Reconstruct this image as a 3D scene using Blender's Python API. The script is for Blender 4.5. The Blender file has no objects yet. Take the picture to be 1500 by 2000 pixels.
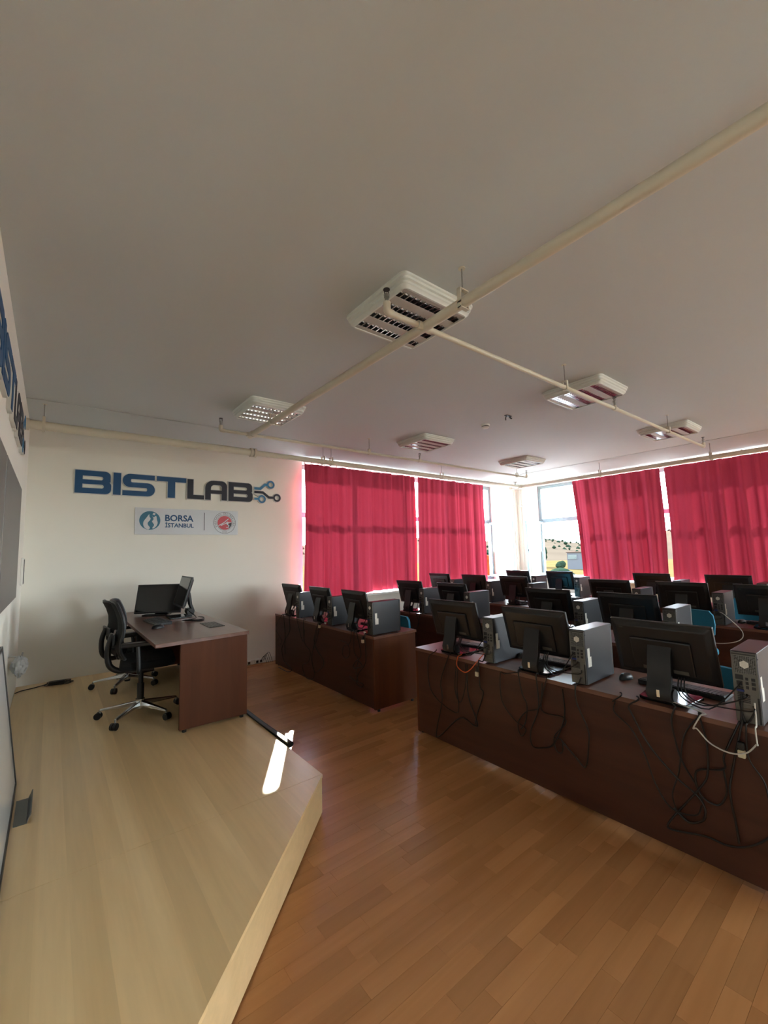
import bpy, bmesh, math, random
from mathutils import Vector, Matrix
random.seed(7)
SC = bpy.context.scene
COL = SC.collection
R = math.radians

# ------------------------------------------------------------------ camera
def setup_camera():
    F, yaw, pitch, roll, H = 820.98, .669201, .0934289, -.0248399, 1.6
    f = Vector((math.sin(yaw)*math.cos(pitch), math.cos(yaw)*math.cos(pitch), math.sin(pitch)))
    r = Vector((math.cos(yaw), -math.sin(yaw), 0)); u = r.cross(f)
    r2 = r*math.cos(roll)+u*math.sin(roll); u2 = -r*math.sin(roll)+u*math.cos(roll)
    cd = bpy.data.cameras.new('camera'); cam = bpy.data.objects.new('camera', cd); COL.objects.link(cam)
    cd.sensor_fit = 'HORIZONTAL'; cd.sensor_width = 36; cd.lens = F/1500*36
    cd.clip_start = .02; cd.clip_end = 3000
    m = Matrix((r2, u2, -f)).transposed().to_4x4(); m.translation = (0, 0, H)
    cam.matrix_world = m; SC.camera = cam
setup_camera()

# ------------------------------------------------------------------ sky, sun, exposure
SUN_EL = R(31.3)
SUN_DIR = Vector((.503*math.cos(SUN_EL), .864*math.cos(SUN_EL), math.sin(SUN_EL)))   # towards the sun
def setup_light():
    w = bpy.data.worlds.new('sky'); SC.world = w; w.use_nodes = True
    nt = w.node_tree; nt.nodes.clear()
    out = nt.nodes.new('ShaderNodeOutputWorld'); bg = nt.nodes.new('ShaderNodeBackground')
    # clear summer sky: pale at the horizon, blue overhead, the same all round
    tc = nt.nodes.new('ShaderNodeTexCoord'); sp = nt.nodes.new('ShaderNodeSeparateXYZ'); nt.links.new(tc.outputs['Generated'], sp.inputs[0])
    ra = nt.nodes.new('ShaderNodeValToRGB'); e = ra.color_ramp.elements
    e[0].position = 0; e[0].color = (.95, .98, 1, 1); e[1].position = 1; e[1].color = (.34, .52, .86, 1)
    k = e.new(.25); k.color = (.72, .86, 1, 1); k = e.new(.55); k.color = (.46, .65, .95, 1)
    nt.links.new(sp.outputs['Z'], ra.inputs[0])
    bg.inputs['Strength'].default_value = SKY_STRENGTH
    nt.links.new(ra.outputs[0], bg.inputs[0]); nt.links.new(bg.outputs[0], out.inputs[0])
    l = bpy.data.lights.new('sun', 'SUN'); l.energy = SUN_ENERGY; l.angle = R(.6); l.color = (1, .96, .9)
    o = bpy.data.objects.new('sun', l); COL.objects.link(o)
    o.rotation_euler = SUN_DIR.to_track_quat('Z', 'Y').to_euler(); o.location = SUN_DIR*30
SKY_STRENGTH, SUN_ENERGY = 5.0, 16
setup_light()
# sampling portals in the window openings: they give no light, they only tell the renderer where the sky comes in
def portal(cx, cy, w, rot):
    l = bpy.data.lights.new('window_portal', 'AREA'); l.shape = 'RECTANGLE'; l.size = w; l.size_y = 2.23; l.cycles.is_portal = True
    o = bpy.data.objects.new('window_portal', l); COL.objects.link(o); o.location = (cx, cy, 1.995); o.rotation_euler = rot
for a in ((5.795, 6.5, 5.19, (R(-90), 0, 0)), (9.52, 3.375, 4.75, (R(90), 0, R(90))), (9.52, -5.1, 5.0, (R(90), 0, R(90))), (5.8, -8.27, 2.4, (R(90), 0, 0))): portal(*a)
SC.view_settings.view_transform = 'Standard'; SC.view_settings.look = 'None'
SC.view_settings.gamma = 1; SC.view_settings.use_curve_mapping = False
SC.view_settings.exposure = 2.5
SC.cycles.use_denoising = True
SC.cycles.use_adaptive_sampling = False; SC.cycles.use_light_tree = False
SC.cycles.max_bounces = 5; SC.cycles.diffuse_bounces = 4; SC.cycles.glossy_bounces = 2
SC.cycles.transmission_bounces = 6; SC.cycles.transparent_max_bounces = 8
SC.cycles.caustics_reflective = False; SC.cycles.caustics_refractive = False
SC.cycles.sample_clamp_indirect = 8

# ------------------------------------------------------------------ helpers
def lin(c):
    return tuple(((v/255)/12.92 if v/255 <= .04045 else ((v/255+.055)/1.055)**2.4) for v in c)
class MB:
    """collects simple shapes into one mesh"""
    def __init__(s): s.v = []; s.f = []
    def add(s, vs, fs):
        k = len(s.v); s.v += [tuple(p) for p in vs]; s.f += [tuple(i+k for i in f) for f in fs]; return s
    def box(s, x0, x1, y0, y1, z0, z1):
        return s.add([(x0,y0,z0),(x1,y0,z0),(x1,y1,z0),(x0,y1,z0),(x0,y0,z1),(x1,y0,z1),(x1,y1,z1),(x0,y1,z1)],
                     [(0,3,2,1),(4,5,6,7),(0,1,5,4),(1,2,6,5),(2,3,7,6),(3,0,4,7)])
    def hexa(s, p):
        return s.add(p, [(0,3,2,1),(4,5,6,7),(0,1,5,4),(1,2,6,5),(2,3,7,6),(3,0,4,7)])
    def cyl(s, a, b, r0, r1=None, n=12):
        a, b = Vector(a), Vector(b); r1 = r0 if r1 is None else r1
        d = (b-a).normalized(); t = Vector((0,0,1)) if abs(d.z) < .9 else Vector((1,0,0))
        e = d.cross(t).normalized(); g = d.cross(e)
        vs = []
        for c, r in ((a, r0), (b, r1)):
            for i in range(n):
                q = 2*math.pi*i/n; vs.append(c+(e*math.cos(q)+g*math.sin(q))*r)
        fs = [(i, n+i, n+(i+1) % n, (i+1) % n) for i in range(n)]
        fs += [tuple(range(n)), tuple(range(2*n-1, n-1, -1))]
        return s.add(vs, fs)
    def tube(s, pts, r, n=6, smooth=0, closed=False):
        pts = [Vector(p) for p in pts]
        if smooth:
            out = []
            m = len(pts)
            for i in range(m-1):
                p0, p1, p2, p3 = pts[max(i-1,0)], pts[i], pts[i+1], pts[min(i+2, m-1)]
                for k in range(smooth):
                    t = k/smooth
                    out.append(.5*((2*p1)+(p2-p0)*t+(2*p0-5*p1+4*p2-p3)*t*t+(3*p1-p0-3*p2+p3)*t**3))
            out.append(pts[-1]); pts = out
        vs, fs = [], []; up = Vector((.13, .31, .94)).normalized(); e = None
        for i, p in enumerate(pts):
            d = (pts[min(i+1, len(pts)-1)]-pts[max(i-1, 0)])
            if d.length < 1e-9: d = Vector((0,0,1))
            d.normalize()
            e = (d.cross(up) if e is None else (e-d*e.dot(d)))
            if e.length < 1e-5: e = d.cross(Vector((1,0,0)))
            e.normalize(); g = d.cross(e)
            for k in range(n):
                q = 2*math.pi*k/n; vs.append(p+(e*math.cos(q)+g*math.sin(q))*r)
        for i in range(len(pts)-1):
            for k in range(n):
                fs.append((i*n+k, i*n+(k+1) % n, (i+1)*n+(k+1) % n, (i+1)*n+k))
        fs += [tuple(range(n-1, -1, -1)), tuple(range((len(pts)-1)*n, len(pts)*n))]
        return s.add(vs, fs)
    def lathe(s, prof, n=20, o=(0,0,0)):
        vs = []; m = len(prof)
        for i in range(n):
            q = 2*math.pi*i/n
            for r, z in prof: vs.append((o[0]+r*math.cos(q), o[1]+r*math.sin(q), o[2]+z))
        fs = [(i*m+j, ((i+1) % n)*m+j, ((i+1) % n)*m+j+1, i*m+j+1) for i in range(n) for j in range(m-1)]
        return s.add(vs, fs)
    def prism(s, poly, a, b, ax='z'):
        f = {'z': lambda p, t: (p[0], p[1], t), 'y': lambda p, t: (p[0], t, p[1]), 'x': lambda p, t: (t, p[0], p[1])}[ax]
        n = len(poly)
        return s.add([f(p, a) for p in poly]+[f(p, b) for p in poly],
                     [tuple(range(n-1, -1, -1)), tuple(range(n, 2*n))]+[(i, (i+1) % n, n+(i+1) % n, n+i) for i in range(n)])
    def xf(s, m):
        s.v = [tuple(m @ Vector(p)) for p in s.v]; return s
    def build(s, name, mat, parent=None, smooth=False, bevel=0, seg=2, loc=None):
        me = bpy.data.meshes.new(name); me.from_pydata(s.v, [], s.f); 
        bm = bmesh.new(); bm.from_mesh(me); bmesh.ops.recalc_face_normals(bm, faces=bm.faces)
        if bevel:
            ed = [e for e in bm.edges if len(e.link_faces) == 2 and e.calc_face_angle(0) > .5]
            bmesh.ops.bevel(bm, geom=ed, offset=bevel, segments=seg, profile=.5, affect='EDGES', clamp_overlap=True)
        bm.to_mesh(me); bm.free()
        return link(name, me, mat, parent, smooth, loc)
def link(name, me, mat, parent=None, smooth=False, loc=None):
    if mat is not None and not me.materials: me.materials.append(mat)
    if smooth:
        for p in me.polygons: p.use_smooth = True
        try: me.set_sharp_from_angle(angle=R(40))
        except Exception: pass
    o = bpy.data.objects.new(name, me); COL.objects.link(o)
    if parent is not None: o.parent = parent
    if loc: o.location = loc
    return o
def tag(o, label, cat, group=None):
    o['label'] = label; o['category'] = cat
    if group: o['group'] = group
    return o
def thing(name, label, cat, loc=(0,0,0), rz=0, group=None):
    o = bpy.data.objects.new(name, None); COL.objects.link(o); o.empty_display_size = .05
    o.location = loc; o.rotation_euler = (0, 0, rz)
    return tag(o, label, cat, group)
def struct(o, kind='structure'):
    o['kind'] = kind; return o
def copy_tree(o, parent=None):
    c = o.copy(); COL.objects.link(c); c.parent = parent
    for ch in list(o.children): copy_tree(ch, c)
    return c
def place(o, loc, rz=0, label=None, group=None):
    o.location = loc; o.rotation_euler = (0, 0, rz)
    if label: o['label'] = label
    if group: o['group'] = group
    return o

# ------------------------------------------------------------------ materials
def nodes(m):
    m.use_nodes = True; nt = m.node_tree; nt.nodes.clear()
    out = nt.nodes.new('ShaderNodeOutputMaterial'); return nt, out
def mat(name, rgb, rough=.5, metal=0, var=.04, scale=8, bump=0, bscale=200, stretch=(1,1,1), spec=.5, coat=0):
    m = bpy.data.materials.new(name); nt, out = nodes(m)
    b = nt.nodes.new('ShaderNodeBsdfPrincipled'); nt.links.new(b.outputs[0], out.inputs[0])
    tc = nt.nodes.new('ShaderNodeTexCoord'); mp = nt.nodes.new('ShaderNodeMapping'); mp.inputs['Scale'].default_value = stretch
    nt.links.new(tc.outputs['Object'], mp.inputs[0])
    n = nt.nodes.new('ShaderNodeTexNoise'); n.inputs['Scale'].default_value = scale; n.inputs['Detail'].default_value = 2
    nt.links.new(mp.outputs[0], n.inputs['Vector'])
    mx = nt.nodes.new('ShaderNodeMix'); mx.data_type = 'RGBA'
    c = lin(rgb); mx.inputs[6].default_value = (*[v*(1-var) for v in c], 1); mx.inputs[7].default_value = (*[min(1, v*(1+var)) for v in c], 1)
    nt.links.new(n.outputs['Fac'], mx.inputs[0]); nt.links.new(mx.outputs[2], b.inputs['Base Color'])
    b.inputs['Roughness'].default_value = rough; b.inputs['Metallic'].default_value = metal
    b.inputs['Specular IOR Level'].default_value = spec; b.inputs['Coat Weight'].default_value = coat
    if bump:
        n2 = nt.nodes.new('ShaderNodeTexNoise'); n2.inputs['Scale'].default_value = bscale; nt.links.new(tc.outputs['Object'], n2.inputs['Vector'])
        bp = nt.nodes.new('ShaderNodeBump'); bp.inputs['Strength'].default_value = bump; bp.inputs['Distance'].default_value = .004
        nt.links.new(n2.outputs['Fac'], bp.inputs['Height']); nt.links.new(bp.outputs[0], b.inputs['Normal'])
    return m
def wood(name, c0, c1, rough, axis, scale=5, spec=.5, dark=None, per_piece=0, world=False, strips=0, strip_axis=0):
    """laminate wood: grain drawn out along one axis, with per-piece tone"""
    m = bpy.data.materials.new(name); nt, out = nodes(m); N = nt.nodes.new; L = nt.links.new
    b = N('ShaderNodeBsdfPrincipled'); L(b.outputs[0], out.inputs[0])
    if world:
        src = N('ShaderNodeNewGeometry').outputs['Position']
    else:
        src = N('ShaderNodeTexCoord').outputs['Object']
    off = None
    if per_piece:
        oi = N('ShaderNodeObjectInfo'); ge = N('ShaderNodeNewGeometry')
        a = N('ShaderNodeMath'); a.operation = 'ADD'; L(oi.outputs['Random'], a.inputs[0]); L(ge.outputs['Random Per Island'], a.inputs[1])
        fr = N('ShaderNodeMath'); fr.operation = 'FRACT'; L(a.outputs[0], fr.inputs[0]); off = fr.outputs[0]
    if strips:
        sx = N('ShaderNodeSeparateXYZ'); L(src, sx.inputs[0])
        mu = N('ShaderNodeMath'); mu.operation = 'MULTIPLY'; mu.inputs[1].default_value = strips; L(sx.outputs[strip_axis], mu.inputs[0])
        fl = N('ShaderNodeMath'); fl.operation = 'FLOOR'; L(mu.outputs[0], fl.inputs[0])
        wn = N('ShaderNodeTexWhiteNoise'); wn.noise_dimensions = '1D'; L(fl.outputs[0], wn.inputs['W']); off = wn.outputs['Value']
    mp = N('ShaderNodeMapping'); s = [9, 9, 9]; s[axis] = .5; mp.inputs['Scale'].default_value = s; L(src, mp.inputs[0])
    vec = mp.outputs[0]
    if off is not None:
        ml = N('ShaderNodeVectorMath'); ml.operation = 'SCALE'; ml.inputs[0].default_value = (37, 53, 71); L(off, ml.inputs['Scale'])
        ad = N('ShaderNodeVectorMath'); ad.operation = 'ADD'; L(vec, ad.inputs[0]); L(ml.outputs[0], ad.inputs[1]); vec = ad.outputs[0]
    n = N('ShaderNodeTexNoise'); n.inputs['Scale'].default_value = scale*.22; n.inputs['Detail'].default_value = 3; n.inputs['Roughness'].default_value = .5; n.inputs['Distortion'].default_value = .8
    L(vec, n.inputs['Vector'])
    ra = N('ShaderNodeValToRGB'); e = ra.color_ramp.elements
    e[0].position = .25; e[0].color = (*lin(c0), 1); e[1].position = .75; e[1].color = (*lin(c1), 1)
    L(n.outputs['Fac'], ra.inputs[0]); col = ra.outputs[0]
    n3 = N('ShaderNodeTexNoise'); n3.inputs['Scale'].default_value = scale*2; n3.inputs['Detail'].default_value = 3; L(vec, n3.inputs['Vector'])
    hv = N('ShaderNodeHueSaturation'); L(col, hv.inputs['Color'])
    mr = N('ShaderNodeMapRange'); mr.inputs[1].default_value = .3; mr.inputs[2].default_value = .7; mr.inputs[3].default_value = .965; mr.inputs[4].default_value = 1.03
    L(n3.outputs['Fac'], mr.inputs[0]); L(mr.outputs[0], hv.inputs['Value']); col = hv.outputs[0]
    if off is not None:
        h2 = N('ShaderNodeHueSaturation'); m2 = N('ShaderNodeMapRange'); k = per_piece or .05
        m2.inputs[3].default_value = 1-k; m2.inputs[4].default_value = 1+k; L(off, m2.inputs[0]); L(m2.outputs[0], h2.inputs['Value']); L(col, h2.inputs['Color']); col = h2.outputs[0]
    L(col, b.inputs['Base Color']); b.inputs['Specular IOR Level'].default_value = spec
    m4 = N('ShaderNodeMapRange'); m4.inputs[3].default_value = rough*.96; m4.inputs[4].default_value = rough*1.05; L(n3.outputs['Fac'], m4.inputs[0]); L(m4.outputs[0], b.inputs['Roughness'])
    return m
def glass_mat(name, tint=(1,1,1)):
    m = bpy.data.materials.new(name); nt, out = nodes(m); N = nt.nodes.new
    t = N('ShaderNodeBsdfTransparent'); t.inputs[0].default_value = (*tint, 1)
    g = N('ShaderNodeBsdfGlossy'); g.inputs['Roughness'].default_value = .01
    fr = N('ShaderNodeFresnel'); fr.inputs[0].default_value = 1.45; mx = N('ShaderNodeMixShader')
    ge = N('ShaderNodeNewGeometry'); iv = N('ShaderNodeMath'); iv.operation = 'SUBTRACT'; iv.inputs[0].default_value = 1; nt.links.new(ge.outputs['Backfacing'], iv.inputs[1])
    ml = N('ShaderNodeMath'); ml.operation = 'MULTIPLY'; nt.links.new(fr.outputs[0], ml.inputs[0]); nt.links.new(iv.outputs[0], ml.inputs[1])
    nt.links.new(ml.outputs[0], mx.inputs[0]); nt.links.new(t.outputs[0], mx.inputs[1]); nt.links.new(g.outputs[0], mx.inputs[2]); nt.links.new(mx.outputs[0], out.inputs[0])
    return m
def cloth_mat(name, dif, tra, fac=.5):
    m = bpy.data.materials.new(name); nt, out = nodes(m); N = nt.nodes.new
    tc = N('ShaderNodeTexCoord'); mp = N('ShaderNodeMapping'); mp.inputs['Scale'].default_value = (60, 60, 400); nt.links.new(tc.outputs['Object'], mp.inputs[0])
    n = N('ShaderNodeTexNoise'); n.inputs['Scale'].default_value = 1.0; nt.links.new(mp.outputs[0], n.inputs['Vector'])
    mr = N('ShaderNodeMapRange'); mr.inputs[3].default_value = .85; mr.inputs[4].default_value = 1.15; nt.links.new(n.outputs['Fac'], mr.inputs[0])
    d = N('ShaderNodeBsdfDiffuse'); t = N('ShaderNodeBsdfTranslucent')
    for node, c in ((d, dif), (t, tra)):
        h = N('ShaderNodeHueSaturation'); h.inputs['Color'].default_value = (*c, 1); nt.links.new(mr.outputs[0], h.inputs['Value']); nt.links.new(h.outputs[0], node.inputs[0])
    mx = N('ShaderNodeMixShader'); mx.inputs[0].default_value = fac
    nt.links.new(d.outputs[0], mx.inputs[1]); nt.links.new(t.outputs[0], mx.inputs[2]); nt.links.new(mx.outputs[0], out.inputs[0])
    return m
def perf_mat(name):
    """dark steel punched with a fine hexagonal pattern"""
    m = bpy.data.materials.new(name); nt, out = nodes(m); N = nt.nodes.new
    b = N('ShaderNodeBsdfPrincipled'); nt.links.new(b.outputs[0], out.inputs[0])
    tc = N('ShaderNodeTexCoord'); v = N('ShaderNodeTexVoronoi'); v.inputs['Scale'].default_value = 150; v.inputs['Randomness'].default_value = .15
    nt.links.new(tc.outputs['Object'], v.inputs['Vector'])
    r = N('ShaderNodeValToRGB'); e = r.color_ramp.elements; e[0].position = .38; e[0].color = (.004,.004,.004,1); e[1].position = .48; e[1].color = (.16,.16,.155,1)
    nt.links.new(v.outputs['Distance'], r.inputs[0]); nt.links.new(r.outputs[0], b.inputs['Base Color'])
    b.inputs['Roughness'].default_value = .45; b.inputs['Metallic'].default_value = .3
    return m
M = dict(
    wall=mat('wall_paint', (241,238,227), .75, var=.02, scale=1.2),
    ceil=mat('ceiling_paint', (205,209,207), .8, var=.03, scale=.7),
    white=mat('white_enamel', (232,230,222), .4, var=.02),
    pipe=mat('cream_pipe_paint', (214,206,186), .45, var=.05, scale=5),
    lamp=mat('lamp_housing', (225,228,220), .4, var=.02),
    lampplate=mat('lamp_plate', (196,190,180), .5, var=.03),
    mirror=mat('louvre_mirror', (235,235,235), .16, metal=1, var=.05, scale=30),
    steel=mat('zinc_steel', (165,165,160), .35, metal=.9, var=.08, scale=30),
    chrome=mat('polished_aluminium', (215,215,215), .18, metal=1, var=.04),
    black=mat('black_plastic', (24,24,26), .42, var=.1, scale=40, bump=.1, bscale=600),
    monblack=mat('monitor_shell', (27,28,31), .38, var=.08, scale=30, bump=.06, bscale=700),
    gloss=mat('gloss_black', (14,14,16), .08, var=.05),
    cord=mat('black_rubber', (18,18,18), .5, var=.1, scale=30),
    screen=mat('dark_screen', (10,11,13), .12, var=.05),
    case=mat('tower_case', (46,47,52), .36, metal=.3, var=.05, scale=20),
    casegrey=mat('tower_rear_steel', (104,103,98), .42, metal=.5, var=.12, scale=60),
    port=mat('port_dark', (20,20,24), .5, var=.2, scale=90),
    blue=mat('port_blue', (30,50,120), .5),
    sticker=mat('paper_sticker', (222,220,212), .6, var=.14, scale=160),
    beige=mat('beige_plug', (214,205,176), .5, var=.05),
    fabric=mat('black_mesh_fabric', (13,13,14), .9, var=.2, scale=300, bump=.4, bscale=900),
    teal=mat('teal_fabric', (38,120,150), .8, var=.08, scale=120, bump=.3, bscale=600),
    walnut=wood('walnut_laminate', (62,34,24), (82,48,35), .45, 1, 4, spec=.35),
    walnutx=wood('walnut_laminate_upright', (78,42,24), (100,56,32), .55, 2, 4, spec=.25),
    walnuttop=wood('walnut_laminate_top', (92,58,46), (122,84,68), .28, 1, 4),
    floor=wood('laminate_staves', (170,117,72), (194,138,89), .25, 0, 3, per_piece=.13, world=True),
    floorbase=mat('laminate_core', (70,40,24), .6),
    beech=wood('beech_laminate', (222,188,136), (242,211,160), .28, 1, 2.6, per_piece=0, world=True, strips=9.3, strip_axis=0),
    riser=wood('beech_laminate_riser', (218,186,136), (234,202,154), .4, 0, 3),
    alu=mat('window_aluminium', (122,136,142), .4, metal=.4, var=.04),
    sealgrey=mat('grey_rubber', (62,64,62), .6, var=.08),
    greyplate=mat('grey_plate', (112,112,108), .45, metal=.3),
    board=mat('board_grey', (104,101,96), .4, var=.03),
    wboard=mat('whiteboard_enamel', (222,224,222), .15, var=.02),
    darkframe=mat('dark_frame', (44,42,40), .4),
    signwhite=mat('sign_foam', (216,214,208), .6, var=.02),
    signblue=mat('sign_blue', (12,74,118), .55, var=.04),
    signnavy=mat('sign_navy', (14,15,36), .55, var=.04),
    signcyan=mat('sign_cyan', (34,112,156), .5, var=.04),
    plate=mat('sign_plate', (205,208,212), .35, var=.01),
    logoteal=mat('logo_teal', (22,104,132), .4, var=.25, scale=5),
    logored=mat('logo_red', (196,34,52), .4, var=.03),
    orange=mat('orange_cord', (214,96,44), .5),
    whitecord=mat('white_cord', (200,198,192), .45),
    redplug=mat('red_box', (170,50,52), .5),
    bag=cloth_mat('thin_plastic', (.75,.75,.74), (.6,.6,.6), .45),
    curtain=cloth_mat('red_curtain', (.42,.05,.085), (.62,.05,.1), .015),
    glass=glass_mat('window_glass', (.96,.985,.98)),
    perf=perf_mat('punched_steel'),
    key=mat('keycaps', (34,34,37), .45),
    grass=mat('dry_grass', (58,47,27), .95, var=.25, scale=.05, spec=0),
    bounce_paving=mat('bounce_concrete', (196,190,180), .9, var=.08, scale=.4, spec=0),
    hill=mat('hill_earth', (50,43,34), .95, var=.3, scale=.03, spec=0),
    tree=mat('tree_leaves', (22,30,20), .9, var=.35, scale=.6, spec=0),
    plaster=mat('house_plaster', (60,59,58), .85, var=.05, spec=0),
    orangewall=mat('orange_render', (72,30,12), .85, var=.08, spec=0),
    hglass=mat('house_window', (20,36,32), .2),
    roof=mat('house_roof', (56,44,36), .8, spec=0),
    bottle=mat('teal_bottle', (60,150,165), .2),
)

# ------------------------------------------------------------------ the room shell
XL, XR, YB, YN, ZC = -.25, 9.2, 6.2, -8.0, 3.17
PZ = .232      # platform height
SILL, HEAD, TRAN = .88, 3.11, 2.25
DZ = .738      # desk height

def build_floor():
    fl = MB().box(XL-.3, XR+.3, YN-.3, YB+.3, -.2, -.004).build('floor', M['floorbase']); struct(fl)
    W = .078; rnd = random.Random(3)
    lens = [.36, .44, .52, .6]; meshes = {}
    for l in lens:
        g = .0004
        mb = MB().box(g, l-g, g, W-g, -.004, 0)
        o = mb.build('plank', M['floor'], fl); meshes[l] = o.data; COL.objects.unlink(o); bpy.data.objects.remove(o)
    todo = []
    y = YN
    while y < YB-.001:
        x = XL-rnd.random()*.5
        while x < XR:
            l = rnd.choice(lens); todo.append((x, y, l)); x += l
        y += W
    def hidden(x, y):
        if y > 2.42 and x < 1.30: return True
        if x+2-y*1 < 1.2 and x < 1.2 and y > .6 and (y-x) > 1.1: return True
        return False
    f = Vector((.6177, .7809, .0933))
    def ok(t):
        x, y, l = t; cx, cy = x+l/2, y+W/2
        d = Vector((cx, cy, -1.6)); k = d.dot(f)
        if k < .3 or hidden(cx, cy): return False
        px = 750+821*(d.x*.7844-d.y*.6203)/k
        py = 1000-821*(d.dot(Vector((-.0578,-.0731,.9956))))/k
        if not (-60 < px < 1560 and py < 2080): return False
        return cx < 2.75 or 2.9 < cy < 3.5
    vis = sorted([t for t in todo if ok(t)], key=lambda t: (t[0]+t[2]/2)**2+t[1]**2)[:300]
    vs = set(vis)
    for x, y, l in vis:
        if x < XL: continue
        o = bpy.data.objects.new('plank', meshes[l]); COL.objects.link(o); o.parent = fl; o.location = (x, y, 0)
    rest = MB()
    for t in todo:
        if t in vs and t[0] >= XL: continue
        x, y, l = t; g = .0004; x0, x1 = max(x, XL), min(x+l, XR)
        if x1-x0 < .01: continue
        rest.box(x0+g, x1-g, y+g, min(y+W, YB)-g, -.004, 0)
    struct(rest.build('distant_planks', M['floor'], fl), 'stuff')
build_floor()

def build_shell():
    c = struct(MB().box(XL-.3, XR+.3, YN-.3, YB+.3, ZC, ZC+.2).build('ceiling', M['ceil']))
    # shallow dropped margin along the two window walls
    mb = MB().box(XL, XR, 5.22, YB, ZC-.005, ZC+.01).box(7.82, XR, YN, 5.22, ZC-.005, ZC+.01)
    struct(mb.build('trim_1', M['ceil']))
    struct(MB().box(XL-.25, XL, YN, YB, -.1, ZC+.05).build('wall_left', M['wall']))
    mb = MB().box(XL-.25, 4.6, YN-.25, YN, -.1, ZC+.05).box(7.0, XR+.3, YN-.25, YN, -.1, ZC+.05).box(4.6, 7.0, YN-.25, YN, -.1, SILL-.03).box(4.6, 7.0, YN-.25, YN, HEAD, ZC+.05)
    struct(mb.build('wall_rear', M['wall']))
    T = .28
    mb = MB().box(XL-.25, 3.2, YB, YB+T, -.1, ZC+.05).box(8.39, XR+.3, YB, YB+T, -.1, ZC+.05)
    mb.box(3.2, 8.39, YB, YB+T, -.1, SILL-.03).box(3.2, 8.39, YB, YB+T, HEAD, ZC+.05)
    struct(mb.build('wall_back', M['wall']))
    mb = MB().box(XR, XR+T+.02, 5.75, YB, -.1, ZC+.05).box(XR, XR+T+.02, 1.0, 5.75, -.1, SILL-.03).box(XR, XR+T+.02, 1.0, 5.75, HEAD, ZC+.05)
    mb.box(XR, XR+T+.02, -2.6, 1.0, -.1, ZC+.05).box(XR, XR+T+.02, -7.6, -2.6, -.1, SILL-.03).box(XR, XR+T+.02, -7.6, -2.6, HEAD, ZC+.05).box(XR, XR+T+.02, YN, -7.6, -.1, ZC+.05)
    struct(mb.build('wall_right', M['wall']))
    # sills, skirting
    struct(MB().box(3.2, 8.39, 5.93, YB+T-.07, SILL-.03, SILL).build('trim_2', M['white'], bevel=.006))
    struct(MB().box(8.95, XR+T-.07, 1.0, 5.75, SILL-.03, SILL).build('trim_3', M['white'], bevel=.006))
    struct(MB().box(8.95, XR+T-.07, -7.6, -2.6, SILL-.03, SILL).build('trim_4', M['white'], bevel=.006))
    struct(MB().box(1.42, 8.9, YB-.02, YB, 0, .07).build('baseboard_back', M['white'], bevel=.004))
    struct(MB().box(XR-.02, XR, YN, YB-.02, 0, .07).build('baseboard_right', M['white'], bevel=.004))
    struct(MB().box(XL, XL+.02, YN, .75, 0, .07).build('baseboard_left', M['white'], bevel=.004))
build_shell()

def bar(mb, horiz, u0, u1, w0, w1, d0, d1):
    """box in window coords: u along wall, w height, d depth"""
    if horiz == 'x': mb.box(u0, u1, d0, d1, w0, w1)
    else: mb.box(d0, d1, u0, u1, w0, w1)
def build_window(name, ax, u0, u1, d, cols, sash_open):
    """aluminium ribbon window; cols = mullion positions; sash_open = index of bay whose lower light stands open"""
    fr = MB(); t = .08; d0, d1 = d, d+.06
    bar(fr, ax, u0, u1, SILL, SILL+t, d0, d1); bar(fr, ax, u0, u1, HEAD-t, HEAD, d0, d1)
    bar(fr, ax, u0, u0+t, SILL+t, HEAD-t, d0, d1); bar(fr, ax, u1-t, u1, SILL+t, HEAD-t, d0, d1)
    w = struct(fr.build(name, M['alu'], bevel=.004))
    edges = [u0]+cols+[u1]
    for c in cols:
        m = MB(); bar(m, ax, c-.035, c+.035, SILL+t, HEAD-t, d0, d1); m.build('mullion', M['alu'], w, bevel=.004)
    for i in range(len(edges)-1):
        a = edges[i]+(t if i == 0 else .035); b = edges[i+1]-(t if i == len(edges)-2 else .035)
        m = MB(); bar(m, ax, a, b, TRAN-.045, TRAN+.045, d0+.004, d1-.004); m.build('transom', M['alu'], w, bevel=.004)
        m = MB(); bar(m, ax, a, b, TRAN+.045, HEAD-t, d0+.024, d0+.032); m.build('pane', M['glass'], w)
        if i == sash_open: continue
        m = MB(); bar(m, ax, a, b, SILL+t, TRAN-.045, d0+.024, d0+.032); m.build('pane', M['glass'], w)
    return w
W1 = build_window('window_1', 'x', 3.2, 8.39, YB+.2, [4.36, 5.52, 6.68, 7.60], 4)
W2 = build_window('window_2', 'y', 1.0, 5.75, XR+.22, [1.9, 2.8, 3.7, 4.55], 4)
W3 = build_window('window_3_unseen', 'y', -7.6, -2.6, XR+.22, [-6.6, -5.6, -4.6, -3.6], -1)  # out of view; assumed window, placed and sized to bring daylight into the room
W4 = build_window('window_4_added', 'x', 4.6, 7.0, YN-.2, [5.8], -1)  # behind the camera; added to brighten the back wall
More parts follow.
